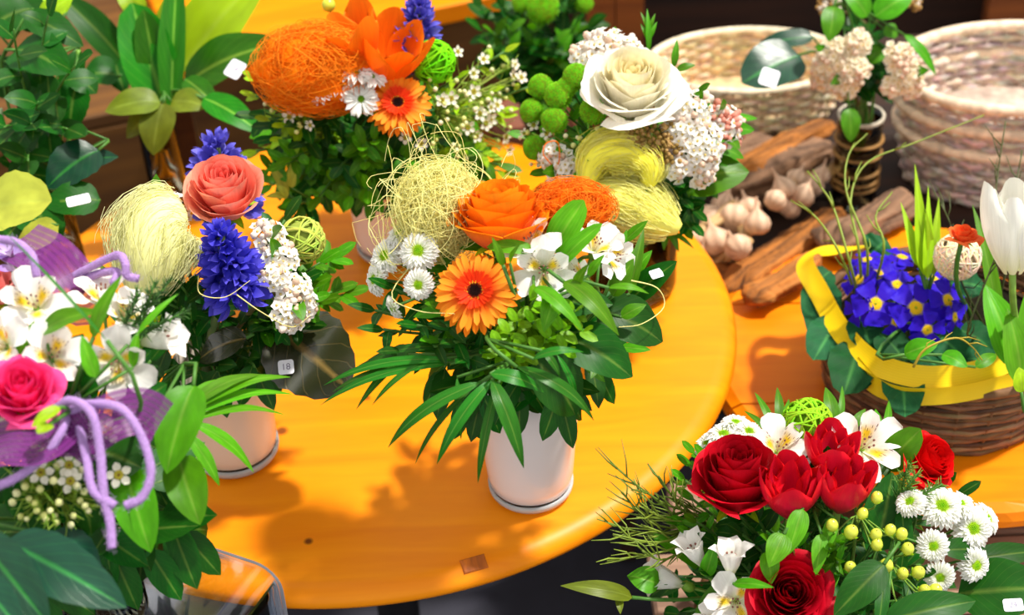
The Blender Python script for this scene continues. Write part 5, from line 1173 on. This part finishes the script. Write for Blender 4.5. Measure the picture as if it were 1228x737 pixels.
# ------------------------------------------------------------------ F: dark green plant behind the table
for (x, y, s, c) in ((650, 8, 46, 0), (700, 4, 26, 0), (625, 4, 26, 0)):
    p = Fq.at(x, y, 1.0); mum(Fq, x, y, s, (Fq.nrm(p, .2) - FW * .3).normalized(), 'button', 'button_chrysanthemum', 'green flower head in the dark plant behind the table', 'chrysanthemum', 'green heads in the dark plant')
filler(Fq, 34, 'leafy_branch', 'dark green branch of the potted plant behind the table', (575, -10, 715, 110), 10, .034, .44, 'ovate', 'leaf_dark', 'branches of the dark potted plant', k=(.8, 1.05), start_t=.35)
filler(Fq, 8, 'leafy_branch', 'lighter green branch of the potted plant behind the table', (570, 20, 720, 100), 8, .028, .4, 'lance', 'leaf_mid', 'light branches of the dark potted plant', k=(.95, 1.08), start_t=.5)

# ------------------------------------------------------------------ I: viburnum in the raffia vase
viburnum(I, [(1004, 66, 42), (1022, 84, 40), (1012, 100, 36), (990, 80, 34), (1028, 52, 30), (985, 95, 24)], 'cream viburnum heads in the raffia ringed vase', 'viburnum branches', k=1.2, s=.0058, seed=41, cw=c8(252, 240, 214), dens=.8, leaves=2)
viburnum(I, [(1086, 88, 44), (1078, 68, 34), (1094, 104, 26), (1070, 104, 24)], 'cream viburnum heads leaning right in the raffia ringed vase', 'viburnum branches', k=1.2, s=.0058, seed=42, cw=c8(252, 240, 214), dens=.8, leaves=1)
viburnum(I, [(1000, 2, 40), (1092, 2, 26)], 'brownish viburnum buds at the top of the raffia vase', 'viburnum branches', k=1.1, s=.005, seed=43, bud=.9, cb=c8(190, 150, 90), leaves=2)
leaf_stem(I, 'salal_leaf', 'round dark leaf with a price tag reaching towards the shallow basket', [(958, 66, 1.78, 890, 100, 1.76, 66), (975, 44, 1.8, 908, 56, 1.8, 26)], 'leaf_deep', kind='round', bow=.06)
leaf_stem(I, 'salal_leaf', 'pointed green leaves above the cream viburnum', [(1000, 8, 1.74, 994, 50, 1.73, 28), (1040, 20, 1.76, 1010, -14, 1.76, 30), (1050, 20, 1.76, 1094, -6, 1.76, 36), (1060, 60, 1.78, 1034, 76, 1.78, 26), (1085, 42, 1.77, 1122, 90, 1.77, 14), (1018, 130, 1.76, 1020, 170, 1.76, 24), (1060, 34, 1.78, 1076, 44, 1.78, 22)], 'leaf_mid', bow=.12)
filler(I, 9, 'leafy_branch', 'dark leafy branch between the viburnum heads of the raffia vase', (985, 20, 1080, 130), 7, .03, .45, 'ovate', 'leaf_dark', 'leafy branches of the raffia vase', k=(.6, .95), start_t=.5)
price_tag(922.5, 93, 1.735, 22, 24, -.35, (0, .4, 1), '9', 'white price tag on the round dark leaf before the shallow basket')

# ------------------------------------------------------------------ J, K: leaf stems at the back left
def leafy(Bq, items, label, mat, stemcol=GREEN, name='rose_branch', cat='greenery', group=None, **kw): return leaf_stem(Bq, name, label, items, mat, group, cat, **kw)
leafy(J, [(20, 60, 1.55, 84, 88, 1.52, 66), (30, 20, 1.55, 100, 56, 1.55, 40), (40, 10, 1.6, -20, 40, 1.58, 70), (60, 90, 1.6, 30, 150, 1.58, 50)], 'serrated rose leaves at the upper left edge', 'leaf_dark', bow=.12, ser=.05)
leafy(J, [(118, 180, 1.52, 56, 226, 1.50, 62), (60, 205, 1.56, 142, 188, 1.55, 40), (86, 150, 1.56, 66, 158, 1.56, 10)], 'dark glossy rose leaf standing above the white label', 'leaf_deep', bow=.1, ser=.05, kind='ovate')
leafy(J, [(-20, 250, 1.44, 62, 240, 1.42, 84), (70, 270, 1.46, 20, 300, 1.46, 40)], 'pale yellow green leaf above the lilac freesia', 'leaf_yellow', bow=.05, ser=.04, kind='round')
leafy(J, [(30, 240, 1.5, 74, 290, 1.48, 60), (40, 255, 1.5, 0, 295, 1.48, 40), (120, 240, 1.5, 52, 246, 1.49, 50)], 'dark leaves under the pale yellow green leaf', 'leaf_dark', bow=.1, ser=.04)
leafy(J, [(95, 60, 1.6, 80, 150, 1.6, 32), (90, 90, 1.58, 116, 112, 1.58, 34), (92, 100, 1.58, 84, 158, 1.58, 46), (60, 120, 1.62, 20, 110, 1.62, 50), (30, 125, 1.62, 60, 155, 1.62, 46), (-10, 100, 1.6, 16, 70, 1.6, 50), (0, 70, 1.6, 14, 120, 1.6, 60), (20, 160, 1.62, 70, 180, 1.62, 50), (10, 0, 1.62, 70, 40, 1.62, 60)], 'dark rose leaves in the upper left clump', 'leaf_dark', bow=.1, ser=.05)
leafy(J, [(50, 30, 1.58, 88, -6, 1.58, 34), (80, 15, 1.6, 50, -20, 1.6, 30), (-10, 30, 1.6, 30, 0, 1.6, 40)], 'light green leaf tips at the upper left corner', 'leaf_light', bow=.1)
for q, (a, b) in enumerate((((52, 86), (64, 190)), ((94, 60), (76, 180)), ((-10, 150), (40, 215)), ((0, 130), (30, 210)))):
    pts = bez(W(a[0], a[1], 1.6), W(a[0], a[1] + 20, 1.6), W(b[0], b[1], 1.58), W(b[0] + 6, b[1] + 40, 1.60), 8)[::-1]
    pts = [bJ + Vector((.004 * q - .008, .003, .014)), bJ + Vector((0, .003 * q, .11))] + pts
    root = thing('bare_rose_branch', ('green rose stem standing in the clear glass vase', 'dark red rose stem standing in the clear glass vase')[q == 2], 'branch', pts[0], 'bare rose stems'); localmesh(G().tube(catmull(pts, 3), .0026, 6, (c8(110, 150, 70), c8(120, 170, 60), c8(140, 20, 40), c8(140, 160, 120))[q]), 'stem', M['stem'], root)
filler(J, 10, 'leafy_branch', 'small dark rose twig in the upper left clump', (-10, 10, 110, 260), 6, .035, .6, 'ovate', 'leaf_dark', 'rose twigs of the upper left clump', k=(.7, .95), start_t=.4)
price_tag(94, 240, 1.465, 28, 14, .35, (.1, .5, .85), '12', 'white label on the dark leaf beside the clear glass vase')
leaf_stem(K, 'broad_leaf', 'large ribbed leaf with sunlight painted in as lighter green, standing beside the orange bench', [(218, 84, 1.75, 322, -40, 1.74, 84)], 'leaf_light', 'large ribbed leaves', bow=.05, fold=.2)  # lighter green leaf material stands in for sun on this leaf
leaf_stem(K, 'broad_leaf', 'large ribbed leaf carrying a white price tag', [(222, 104, 1.74, 342, 50, 1.70, 66)], 'leaf_big', 'large ribbed leaves', bow=.1, fold=.2)
leaf_stem(K, 'broad_leaf', 'upright folded dark green leaf above the slim brown vase', [(200, 135, 1.72, 158, 4, 1.72, 66), (206, 135, 1.71, 212, -30, 1.72, 34), (196, 125, 1.73, 172, 12, 1.71, 40)], 'leaf_big', 'large ribbed leaves', bow=.03, fold=.5, kind='oval')
leaf_stem(K, 'broad_leaf', 'slanting dark leaf crossing behind the folded leaf', [(150, 76, 1.78, 66, -10, 1.76, 40), (140, 90, 1.76, 100, 90, 1.75, 44), (136, 70, 1.78, 150, 112, 1.76, 36)], 'leaf_dark', 'large ribbed leaves', bow=.1, fold=.3)
leaf_stem(K, 'broad_leaf', 'hanging olive green leaf below the folded leaf', [(196, 124, 1.68, 184, 186, 1.67, 44), (192, 122, 1.68, 126, 134, 1.67, 40), (198, 124, 1.69, 152, 166, 1.68, 36), (206, 122, 1.69, 250, 128, 1.68, 36)], 'leaf_olive', 'large ribbed leaves', bow=.12)
leaf_stem(K, 'broad_leaf', 'pointed green leaf above the blue hyacinth tip', [(244, 118, 1.68, 314, 160, 1.66, 36), (222, 95, 1.7, 262, 130, 1.69, 30)], 'leaf_big', 'large ribbed leaves', bow=.1)
leaf_stem(K, 'broad_leaf', 'bright green shoot tip at the top left', [(190, 30, 1.76, 240, -30, 1.76, 22), (170, 20, 1.76, 140, -20, 1.76, 30)], 'leaf_light', 'large ribbed leaves')
price_tag(282, 83, 1.668, 20, 24, -.5, (0, .4, 1), '9', 'white price tag on the large ribbed leaf')

# ------------------------------------------------------------------ G: primrose basket
zs = bG.z + .066
def dr(x, y, dz=0.0): return depth(PZ(x, y, bG.z + .085 + dz))
pG = thing('primrose_plant', 'blue primrose plant with yellow eyed flowers in the wicker basket', 'primrose', PZ(1075, 420, zs)); 
pr_pet = []
for i in range(2):
    V, F, uv = surf(1, .98, 'obov', .25 + .1 * i, .05, .1, nu=7, nv=6, wave=.05); V = [(x - .16 * max(0, 1 - abs(y) * 4) * (u[0] > .85), y, z) for (x, y, z), u in zip(V, uv)]
    pr_pet.append(G().add(V, F, lambda u, v: c8(252, 220, 30) if u < .26 else lerp(c8(60, 20, 190), c8(54, 26, 214), min(1, u * 1.2)), uv).mesh('petal', M['petal']))
eye = G().lathe([(0, .02), (.06, .05), (.2, .045), (.24, .02)], 12, c8(245, 200, 30)).ball((0, 0, .03), .06, 4, 6, c8(170, 190, 40)).mesh('eye', M['disc'])
cG = PZ(1085, 408, zs) 
for (x, y, s, d, a) in ((1053, 329, 44, 1.415, (-.1, .5, .9)), (1040, 311, 40, 1.44, (-.3, .8, .5)), (1050, 364, 54, 1.385, (-.15, .2, 1)), (1098, 369, 60, 1.38, (.05, .2, 1)), (1137, 360, 54, 1.40, (.4, .25, .9)), (1082, 308, 44, 1.45, (.1, .9, .5)), (1030, 335, 44, 1.42, (-.6, .4, .7)), (1076, 341, 44, 1.41, (0, .6, .8)), (1068, 326, 40, 1.43, (0, .7, .7)), (1120, 335, 44, 1.43, (.3, .6, .7)), (1145, 380, 40, 1.40, (.7, 0, .7)), (1030, 372, 40, 1.40, (-.7, -.1, .7)), (1112, 395, 44, 1.385, (.1, -.3, .9)), (1075, 385, 40, 1.39, (0, -.3, .9))):
    ax = cv(*a); d = dr(x, y, .045 + (.01 if s > 50 else 0)); p = W(x, y, d); R = s * 1.18 * d / FPX / 2; F0 = frame(p, ax, rv(1))
    base = p - ax * .003
    gg = G().tube([q - base for q in bez(p - ax * .001, p - ax * .02, cG + Z(.02), cG + Vector((rng.uniform(-.02, .02), rng.uniform(-.015, .015), 0)), 6)], .0011, 5, c8(110, 130, 60))
    fl = link('flower', gg.mesh('flower_stalk', M['stem']), pG, Matrix.Translation(base))
    for j in range(5): link('petal', pr_pet[j % 2], fl, F0 @ Matrix.Rotation(j * 2 * PI / 5, 4, 'Z') @ Matrix.Rotation(-.08 + .1 * (j % 2), 4, 'Y') @ Matrix.Scale(R, 4))
    link('eye', eye, fl, F0 @ Matrix.Scale(R, 4))
for (x0, y0, dz0, x1, y1, dz1, w) in ((985, 335, .012, 982, 412, .006, 50), (1004, 385, .012, 976, 432, .006, 52), (1030, 415, .012, 1012, 474, .008, 62), (1080, 445, .010, 1086, 500, .010, 52), (995, 325, .012, 968, 350, .006, 34), (1010, 405, .010, 1040, 466, .006, 50), (1045, 305, .02, 1064, 288, .03, 44), (1055, 400, .03, 1090, 440, .015, 40), (1120, 400, .03, 1160, 436, .015, 46), (1095, 415, .025, 1128, 446, .012, 40), (1030, 380, .03, 1046, 424, .012, 44), (1150, 395, .03, 1190, 420, .015, 40), (1140, 340, .035, 1180, 345, .03, 40), (1100, 310, .03, 1130, 290, .03, 40), (1160, 430, .02, 1200, 440, .01, 36), (1180, 400, .02, 1210, 420, .01, 40)):
    d0, d1 = dr(x0, y0, dz0), dr(x1, y1, dz1)
    bw = .05 if dz0 < .0125 else .14
    bow_leaf(W(x0, y0, d0), W(x1, y1, d1), w * d1 / FPX, bw, cv(-.1, .5, 1), 'round', 'leaf_primrose', pG, .1, .05, wn=3)
# yellow ribbon round the rim
zr = bG.z + .106; cR = bG + Z(.1)
rp = [(1045, 296), (1010, 300), (978, 304), (966, 318), (984, 352), (1006, 392), (1034, 424), (1064, 442), (1110, 452), (1160, 448), (1200, 436), (1240, 418)]
P = [PZ(x, y, zr + .003 * math.sin(i * 2)) for i, (x, y) in enumerate(rp)]; Nn = [((p - cR).normalized() + Vector((0, 0, .75)) - FW * .5) for p in P]
tag(ribbon(P, .021, Nn, 'yellow_ribbon', M['yellow_ribbon'], None, 6), 'wide yellow ribbon wound round the rim of the primrose basket', 'ribbon', 'yellow ribbons')
P = [PZ(x, y, zr - .012) for (x, y) in ((1026, 436), (1050, 462), (1085, 474), (1130, 474), (1170, 468), (1215, 456))]
tag(ribbon(P, .017, [((p - cR).normalized() + Vector((0, 0, .2)) - FW * .4) for p in P], 'yellow_ribbon', M['yellow_ribbon'], None, 6), 'lower turn of yellow ribbon on the front of the primrose basket', 'ribbon', 'yellow ribbons')
soilB = Bouquet(Vector((bG.x, bG.y, bG.z + .03)), .036, bG + Z(.15), .12, .025, .06)
tp = Bouquet(PZ(1225, 430, zs) - Z(.03), .03, bG + Z(.2), .12, .005, .008)
tulip(tp, 1216, 272, 80, 116, cv(-.08, .95, .35), c8(255, 255, 248), c8(250, 250, 240), c8(236, 236, 190), 'white tulip standing in the primrose basket', None, n=(3, 3), seed=8, mat='petal_gloss')
leaf_stem(tp, 'tulip_leaf', 'broad blue green tulip leaves beside the white tulip', [(1215, 440, 1.42, 1180, 340, 1.44, 44), (1225, 460, 1.40, 1208, 370, 1.41, 40), (1200, 420, 1.44, 1166, 245, 1.47, 18), (1235, 450, 1.42, 1230, 350, 1.42, 40)], 'leaf_strap', kind='lance', bow=.08, fold=.3)
sp = Bouquet(PZ(1120, 395, zs) - Z(.03), .03, bG + Z(.2), .12, .005, .01)
leaf_stem(sp, 'narcissus_shoot', 'tall light green narcissus shoots behind the blue primroses', [(1108, 330, 1.48, 1097, 196, 1.50, 17), (1112, 335, 1.475, 1113, 222, 1.49, 13), (1102, 320, 1.485, 1080, 242, 1.50, 14), (1118, 320, 1.485, 1126, 236, 1.50, 13), (1120, 330, 1.48, 1110, 250, 1.48, 12)], 'leaf_light', kind='strap', bow=.03, fold=.2)
vine_ball('white woven ball beside the white tulip', W(1148, 308, 1.45), .0215, c8(250, 230, 196), 12, 60)
fb = Bouquet(PZ(1165, 400, zs) - Z(.03), .03, bG + Z(.2), .12, .005, .006)
rose(fb, 1164, 278, 40, cv(.1, .8, .5), c8(240, 90, 40), c8(250, 120, 60), 'small coral ranunculus behind the white woven ball', dd=-.02, n=16, seed=44, hgt=.9)
def twig(name, label, pts, r, col, side=8, sl=.03, group=None, seed=1, cat='twig'):
    rr = random.Random(seed); Q = catmull(pts, 5); g = G(); b0 = Q[0].copy(); Q = [q - b0 for q in Q]; m = len(Q)
    g.tube(Q, [r * (1 - .65 * i / m) for i in range(m)], 5, col)
    for i in range(side):
        j = int(m * (.25 + .7 * i / side)); j = min(j, m - 2); tg = (Q[j + 1] - Q[j]).normalized(); d = (tg * 1.0 + Vector((rr.uniform(-1, 1), rr.uniform(-1, 1), rr.uniform(-.6, 1))) * .8).normalized(); l = sl * rr.uniform(.5, 1.1)
        g.tube([Q[j], Q[j] + d * l * .5 + rv(.002), Q[j] + d * l + tg * l * .25], [r * .55, r * .45, r * .2], 4, col)
    return tag(link(name, g.mesh(name, M['stem']), None, Matrix.Translation(b0)), label, cat, group)
oc_ = c8(130, 150, 50)
for q, P in enumerate(([(1020, 318, 1.5), (1000, 250, 1.52), (985, 225, 1.53), (968, 205, 1.54)], [(1030, 300, 1.5), (1020, 240, 1.53), (1040, 195, 1.55), (1100, 170, 1.56), (1180, 138, 1.57)], [(1040, 300, 1.5), (1015, 230, 1.53), (1018, 185, 1.55), (1040, 160, 1.56)], [(1010, 310, 1.5), (980, 262, 1.52), (948, 240, 1.53)], [(1060, 300, 1.5), (1050, 260, 1.52), (1070, 230, 1.54)])):
    twig('willow_twig', 'thin green yellow twig arching up behind the yellow ribbon', [PZ(1035, 380, zs)] + [W(*p) for p in P], .0017, oc_, 3, .02, 'green twigs behind the primroses', q)
st_ = c8(240, 226, 140)
for P, lb in (([B.at(238, 330, 1.0), B.at(240, 352, 1.12), B.at(270, 356, 1.15), B.at(300, 336, 1.16)], 'loose straw strand curling across the deep blue hyacinth'), ([B.at(282, 352, 1.12), B.at(315, 375, 1.14), B.at(350, 392, 1.14), B.at(372, 378, 1.1)], 'loose straw strand below the white viburnum heads'),
        ([A.at(752, 335, 1.0), A.at(788, 345, 1.08), A.at(796, 368, 1.1), A.at(770, 388, 1.1), A.at(742, 392, 1.1)], 'loose straw strand bending round the leaves beside the tagged leaf'), ([A.at(520, 290, .9), A.at(470, 350, 1.05), A.at(500, 372, 1.12), A.at(545, 376, 1.15)], 'loose straw strand between the chrysanthemums and the gerbera')):
    twig('straw_strand', lb, P, .0006, st_, 0, .01, 'loose straw strands', 1, 'straw')
for q, P in enumerate(([(1190, 300, 1.5), (1195, 220, 1.52), (1206, 145, 1.53)], [(1205, 330, 1.48), (1215, 240, 1.5), (1226, 180, 1.52)], [(1150, 330, 1.48), (1140, 270, 1.5), (1120, 230, 1.52)], [(1160, 400, 1.42), (1185, 330, 1.41), (1205, 280, 1.40)])):
    twig('moss_twig', 'dark mossy twig standing round the white tulip', [PZ(1185, 400, zs)] + [W(*p) for p in P], .0014, c8(70, 80, 36), 9, .025, 'mossy twigs', 20 + q)
twig('moss_twig', 'yellowish curly twig lying in front of the blue primroses', [W(1095, 440, 1.345), W(1110, 418, 1.34), W(1145, 405, 1.345), W(1165, 415, 1.35), W(1178, 432, 1.36)], .0013, c8(170, 150, 40), 5, .015, None, 33)
leaf_stem(sp, 'leaf_sprig', 'light green leaves between the primroses and the yellow ribbon', [(1085, 425, 1.37, 1125, 412, 1.36, 26), (1130, 425, 1.38, 1160, 440, 1.37, 22), (1170, 440, 1.39, 1195, 425, 1.4, 16)], 'leaf_mid')
leaf_stem(tp, 'leaf_sprig', 'small fresh leaf at the rim below the white tulip', [(1225, 470, 1.34, 1222, 440, 1.34, 22)], 'leaf_light')

# ------------------------------------------------------------------ H: red bouquet
cr1, cr2 = c8(150, 2, 20), c8(206, 6, 36)
rose(H, 884, 580, 104, cv(-.05, .75, .62), cr1, cr2, 'dark red rose left of the red tulips', 'dark red roses', 'petal_velvet', 1.0, .0, 1.0, 36, 51, 1.55, ctip=c8(214, 18, 40), flare=.65)
rose(H, 946, 712, 100, cv(-.05, .35, 1), cr1, cr2, 'dark red rose in front below the red tulips', 'dark red roses', 'petal_velvet', 1.02, 0, 1.0, 36, 52, 1.15, ctip=c8(206, 12, 40), flare=.75)
for (x, y, w, h, a, s_) in ((997, 543, 62, 60, (0, .8, .55), 1), (948, 588, 72, 82, (-.1, .75, .65), 2), (1012, 583, 66, 78, (.05, .75, .65), 3)):
    tulip(H, x, y, w, h, cv(*a), c8(206, 24, 62), c8(240, 26, 34), c8(190, 60, 80), ('red double tulip rising behind the other two', 'red double tulip touching the dark red rose', 'red double tulip above the yellow green berries')[s_ - 1], 'red double tulips', 1.0, 0.0, (4, 5, 4), s_, openness=.1)
rose(H, 1112, 552, 72, cv(.45, .35, .6), c8(214, 10, 10), c8(236, 16, 20), 'bright red ranunculus behind the broad green leaf', None, 'petal', .98, 0, 1.0, 40, 57, 1.2)
lH = 'white alstroemeria with yellow throat beside the red tulips'
for (x, y, s, a, op, ro) in ((936, 534, 66, (.1, .5, .9), .6, .2), (1040, 532, 76, (.1, .35, .95), .7, .9)): alstro(H, x, y, s, cv(*a), 'white alstroemeria between the left red rose and the lime vine ball' if x < 1000 else 'white alstroemeria between the red tulips and the broad bent leaf', 'upper white alstroemerias of the red bouquet', .98, 0, op, None, ro)
LH = iter(['white trumpet alstroemeria pointing up below the dark red rose', 'upright white trumpet alstroemeria beside the lower dark red rose', 'white trumpet alstroemeria pointing at the curled olive leaf', 'open white alstroemeria with speckled throat against the lower dark red rose', 'white alstroemeria lowest beside the lower dark red rose'])
for (x, y, s, a, op, ro) in ((834, 662, 72, (-.45, .85, .35), .3, .1), (876, 672, 72, (-.1, .95, .4), .3, .8), (800, 694, 78, (-.85, .35, .35), .35, .3), (882, 722, 66, (-.2, .1, 1), .6, .5), (858, 748, 60, (-.3, -.2, .9), .5, .2)):
    alstro(H, x, y, s, cv(*a), next(LH), 'lower white alstroemerias of the red bouquet', 1.04, 0, op, None, ro, trumpet=op < .4)
LM = iter(['white chrysanthemum just above the left dark red rose', 'white chrysanthemum at the outer edge beside the left dark red rose', 'white chrysanthemum next to the upper alstroemeria of the red bouquet', 'white chrysanthemum at the back of the cluster by the table edge'])
for (x, y, s, a) in ((868, 522, 46, (-.1, .8, .5)), (850, 532, 40, (-.4, .7, .5)), (898, 518, 38, (.1, .7, .7)), (882, 508, 40, (0, .9, .4))):
    mum(H, x, y, s, cv(*a), 'santini', 'chrysanthemum', next(LM), 'chrysanthemum', 'white chrysanthemums behind the red rose', k=.95)
LN = iter(['large white chrysanthemum just below the red ranunculus', 'white chrysanthemum in the middle of the cluster beside the berries', 'small white chrysanthemum beside the berries, below the largest one', 'white chrysanthemum tilted towards the wide tagged leaf', 'small white chrysanthemum lowest of the cluster, above the dark pointed leaf', 'white chrysanthemum half hidden behind the dark upright leaf', 'white chrysanthemum tucked behind the large one', 'white chrysanthemum at the outer edge of the cluster beside the berries'])
for (x, y, s, a) in ((1129, 607, 56, (0, .4, .9)), (1166, 633, 54, (.15, .1, 1)), (1119, 654, 42, (-.1, 0, 1)), (1169, 677, 46, (.35, -.1, .9)), (1127, 691, 40, (-.1, -.2, 1)), (1092, 602, 40, (-.4, .5, .6)), (1150, 604, 44, (.2, .7, .6)), (1182, 622, 44, (.5, .4, .6))):
    mum(H, x, y, s, cv(*a), 'santini', 'chrysanthemum', next(LN), 'chrysanthemum', 'white chrysanthemums beside the berries', k=1.0)
_bm = {}
def hypericum(pts, label):
    P = [H.at(x, y, 1.04) for x, y in pts]; c = sum(P, Vector()) / len(P) - FW * -.045; pth, ft = H.path(c, Z(1)); root = thing('hypericum_sprig', label, 'hypericum', ft, 'berry sprigs'); g = G().tube(pth, .0014, 5, GREEN_L)
    if not _bm:
        _bm['b'] = G().ball((0, 0, .55), 1, 8, 12, c8(206, 216, 70), (.92, .92, 1.1)).ball((0, 0, 1.62), .12, 4, 6, c8(120, 110, 30)).mesh('berry', M['berry'])
        s = G()
        for j in range(5):
            V, F, uv = surf(1.25, .7, 'oval', -.5, 0, .2, nu=4, nv=2); s.add(V, F, (1, 1, 1), uv, Matrix.Translation((0, 0, -.35)) @ Matrix.Rotation(j * 2 * PI / 5, 4, 'Z') @ Matrix.Rotation(-.2, 4, 'Y'))
        _bm['s'] = s.mesh('sepals', M['leaf_light'])
    for p in P:
        d = (H.nrm(p) + UP * .7 + rv(.4)).normalized(); g.tube(bez(c, c + UP * .015, p - d * .015, p - d * .002, 6), .0008, 5, GREEN_L); F0 = frame(p, d, rv(1), .0054 * rng.uniform(.85, 1.1))
        b = link('berry', _bm['b'], root, F0); link('sepals', _bm['s'], b, F0)
    localmesh(g, 'stem', M['stem'], root)
hypericum([(1051, 600), (1033, 619), (1019, 641), (998, 633), (1066, 638), (1080, 643), (1051, 656), (1050, 643)], 'yellow green berry sprig directly below the red tulips')
hypericum([(1020, 681), (1062, 680), (1099, 688), (1118, 711), (1083, 724), (1082, 690), (1106, 709), (1088, 660)], 'yellow green berry sprig beside the lower dark leaves')
vine_ball('lime green vine ball behind the red tulips', H.at(968, 508, .95), .021, c8(150, 210, 40), 7)
leaf_stem(H, 'salal_leaf', 'broad green leaf bending over the bright red ranunculus', [(1062, 560, 1.27, 1104, 514, 1.25, 40)], 'leaf_mid', kind='oval', bow=.12, fold=.1)
leaf_stem(H, 'salal_leaf', 'dark upright leaf behind the yellow green berries', [(1052, 660, 1.24, 1070, 566, 1.25, 54), (1085, 660, 1.23, 1080, 600, 1.24, 22)], 'leaf_dark', kind='ovate', bow=.05)
leaf_stem(H, 'salal_leaf', 'dark pointed leaves below the yellow green berries', [(1060, 676, 1.19, 1000, 738, 1.18, 44), (1062, 745, 1.18, 1170, 720, 1.19, 46), (1060, 690, 1.19, 1052, 760, 1.17, 18), (1130, 660, 1.24, 1180, 660, 1.26, 28)], 'leaf_dark', kind='ovate', bow=.08)
leaf_stem(H, 'salal_leaf', 'wide dark leaf with a price tag at the right edge', [(1150, 712, 1.26, 1262, 704, 1.24, 78), (1160, 672, 1.28, 1250, 660, 1.3, 30)], 'leaf_dark', kind='ovate', bow=.05)
leaf_stem(H, 'salal_leaf', 'yellow green curled leaf hanging left under the table edge', [(758, 716, 1.26, 672, 702, 1.25, 22), (742, 716, 1.26, 744, 736, 1.25, 10)], 'leaf_olive', kind='lance', bow=.14)
leaf_stem(H, 'salal_leaf', 'fresh green leaf behind the white trumpet alstroemerias', [(846, 682, 1.30, 774, 638, 1.28, 24), (880, 700, 1.19, 928, 704, 1.17, 14), (846, 690, 1.25, 858, 650, 1.24, 20), (790, 700, 1.27, 752, 690, 1.27, 34), (900, 700, 1.27, 830, 745, 1.28, 44)], 'leaf_mid', kind='lance', bow=.12)
leaf_stem(H, 'tulip_leaf', 'short tulip leaves under the red double tulips', [(940, 640, 1.2, 922, 680, 1.19, 30), (962, 610, 1.21, 945, 665, 1.2, 26), (985, 640, 1.21, 978, 690, 1.2, 20), (920, 660, 1.2, 925, 700, 1.2, 24), (1000, 620, 1.22, 985, 668, 1.21, 18)], 'leaf_strap', kind='lance', bow=.08)
leaf_stem(H, 'leaf_sprig', 'upright pinnate sprig standing behind the lime vine ball', [(930, 520, 1.34, 905, 470, 1.36, 10), (935, 515, 1.34, 932, 464, 1.36, 12), (940, 518, 1.34, 946, 478, 1.36, 10), (925, 522, 1.33, 892, 492, 1.35, 8), (950, 530, 1.31, 944, 482, 1.33, 22)], 'leaf_mid', 'upright sprigs of the red bouquet', kind='lance')
leaf_stem(H, 'leaf_sprig', 'upright green sprig between the red tulips and the basket', [(1000, 512, 1.33, 990, 464, 1.35, 18), (1006, 515, 1.33, 1010, 462, 1.35, 8), (1020, 515, 1.33, 1038, 490, 1.34, 12), (985, 520, 1.33, 975, 478, 1.35, 14), (1060, 530, 1.33, 1066, 480, 1.36, 10), (1052, 525, 1.33, 1050, 490, 1.35, 12), (1010, 520, 1.32, 984, 516, 1.33, 22)], 'leaf_mid', 'upright sprigs of the red bouquet', kind='lance')
for (a, b, c, d) in ((1075, 600, 1100, 568), (1085, 605, 1130, 580), (1080, 590, 1090, 555)): conifer(H, a, b, c, d, 1.24, 'light needle sprig below the bright red ranunculus', 'light needle sprigs', 50, .012, c8(110, 160, 50))
filler(H, 10, 'boxwood_sprig', 'small-leaved sprig on the left of the dark red rose', (810, 540, 850, 640), 9, .016, .42, 'oval', 'leaf_mid', 'small-leaved sprigs by the red rose', k=(.95, 1.02), start_t=.55)
filler(H, 24, 'boxwood_sprig', 'dark leafy sprig filling the red bouquet', (830, 540, 1150, 730), 9, .024, .4, 'oval', 'leaf_dark', 'filler sprigs of the red bouquet', k=(.78, .93), start_t=.35)
filler(H, 8, 'boxwood_sprig', 'narrow-leaved sprig between the lower red rose and the berries', (900, 640, 1010, 700), 8, .022, .3, 'lance', 'leaf_mid', 'narrow sprigs of the red bouquet', k=(.95, 1.0), start_t=.6)
collar(H, 18, 'leafy sprig round the rim of the basket of red roses', 'rim sprigs of the red bouquet', .12, .03, .034, .42, 'leaf_dark', per=7)
oc2 = c8(100, 124, 40)
for q, (x1, y1, x2, y2) in enumerate(((790, 600, 728, 552), (780, 640, 716, 622), (790, 630, 760, 574), (800, 660, 728, 672), (812, 600, 790, 570), (780, 620, 745, 590), (790, 650, 735, 640), (800, 622, 766, 606), (820, 625, 790, 600), (800, 670, 770, 660), (815, 610, 812, 572), (805, 640, 772, 630))):
    twig('bilberry_twig', 'thin green bilberry twig reaching left of the red roses', [H.b + Vector((-.03, .0, .05)), W(870, 640, 1.33), W(x1, y1, 1.27 + .01 * (q % 3)), W(x2, y2, 1.25 + .01 * (q % 3))], .0016, lerp(oc2, c8(150, 170, 60), (q % 4) / 5), 16, .026, 'bilberry twigs', 60 + q)
price_tag(1215, 725, 1.222, 24, 15, .05, (0, .4, 1), '24', 'white price tag marked 24 on the wide dark leaf')
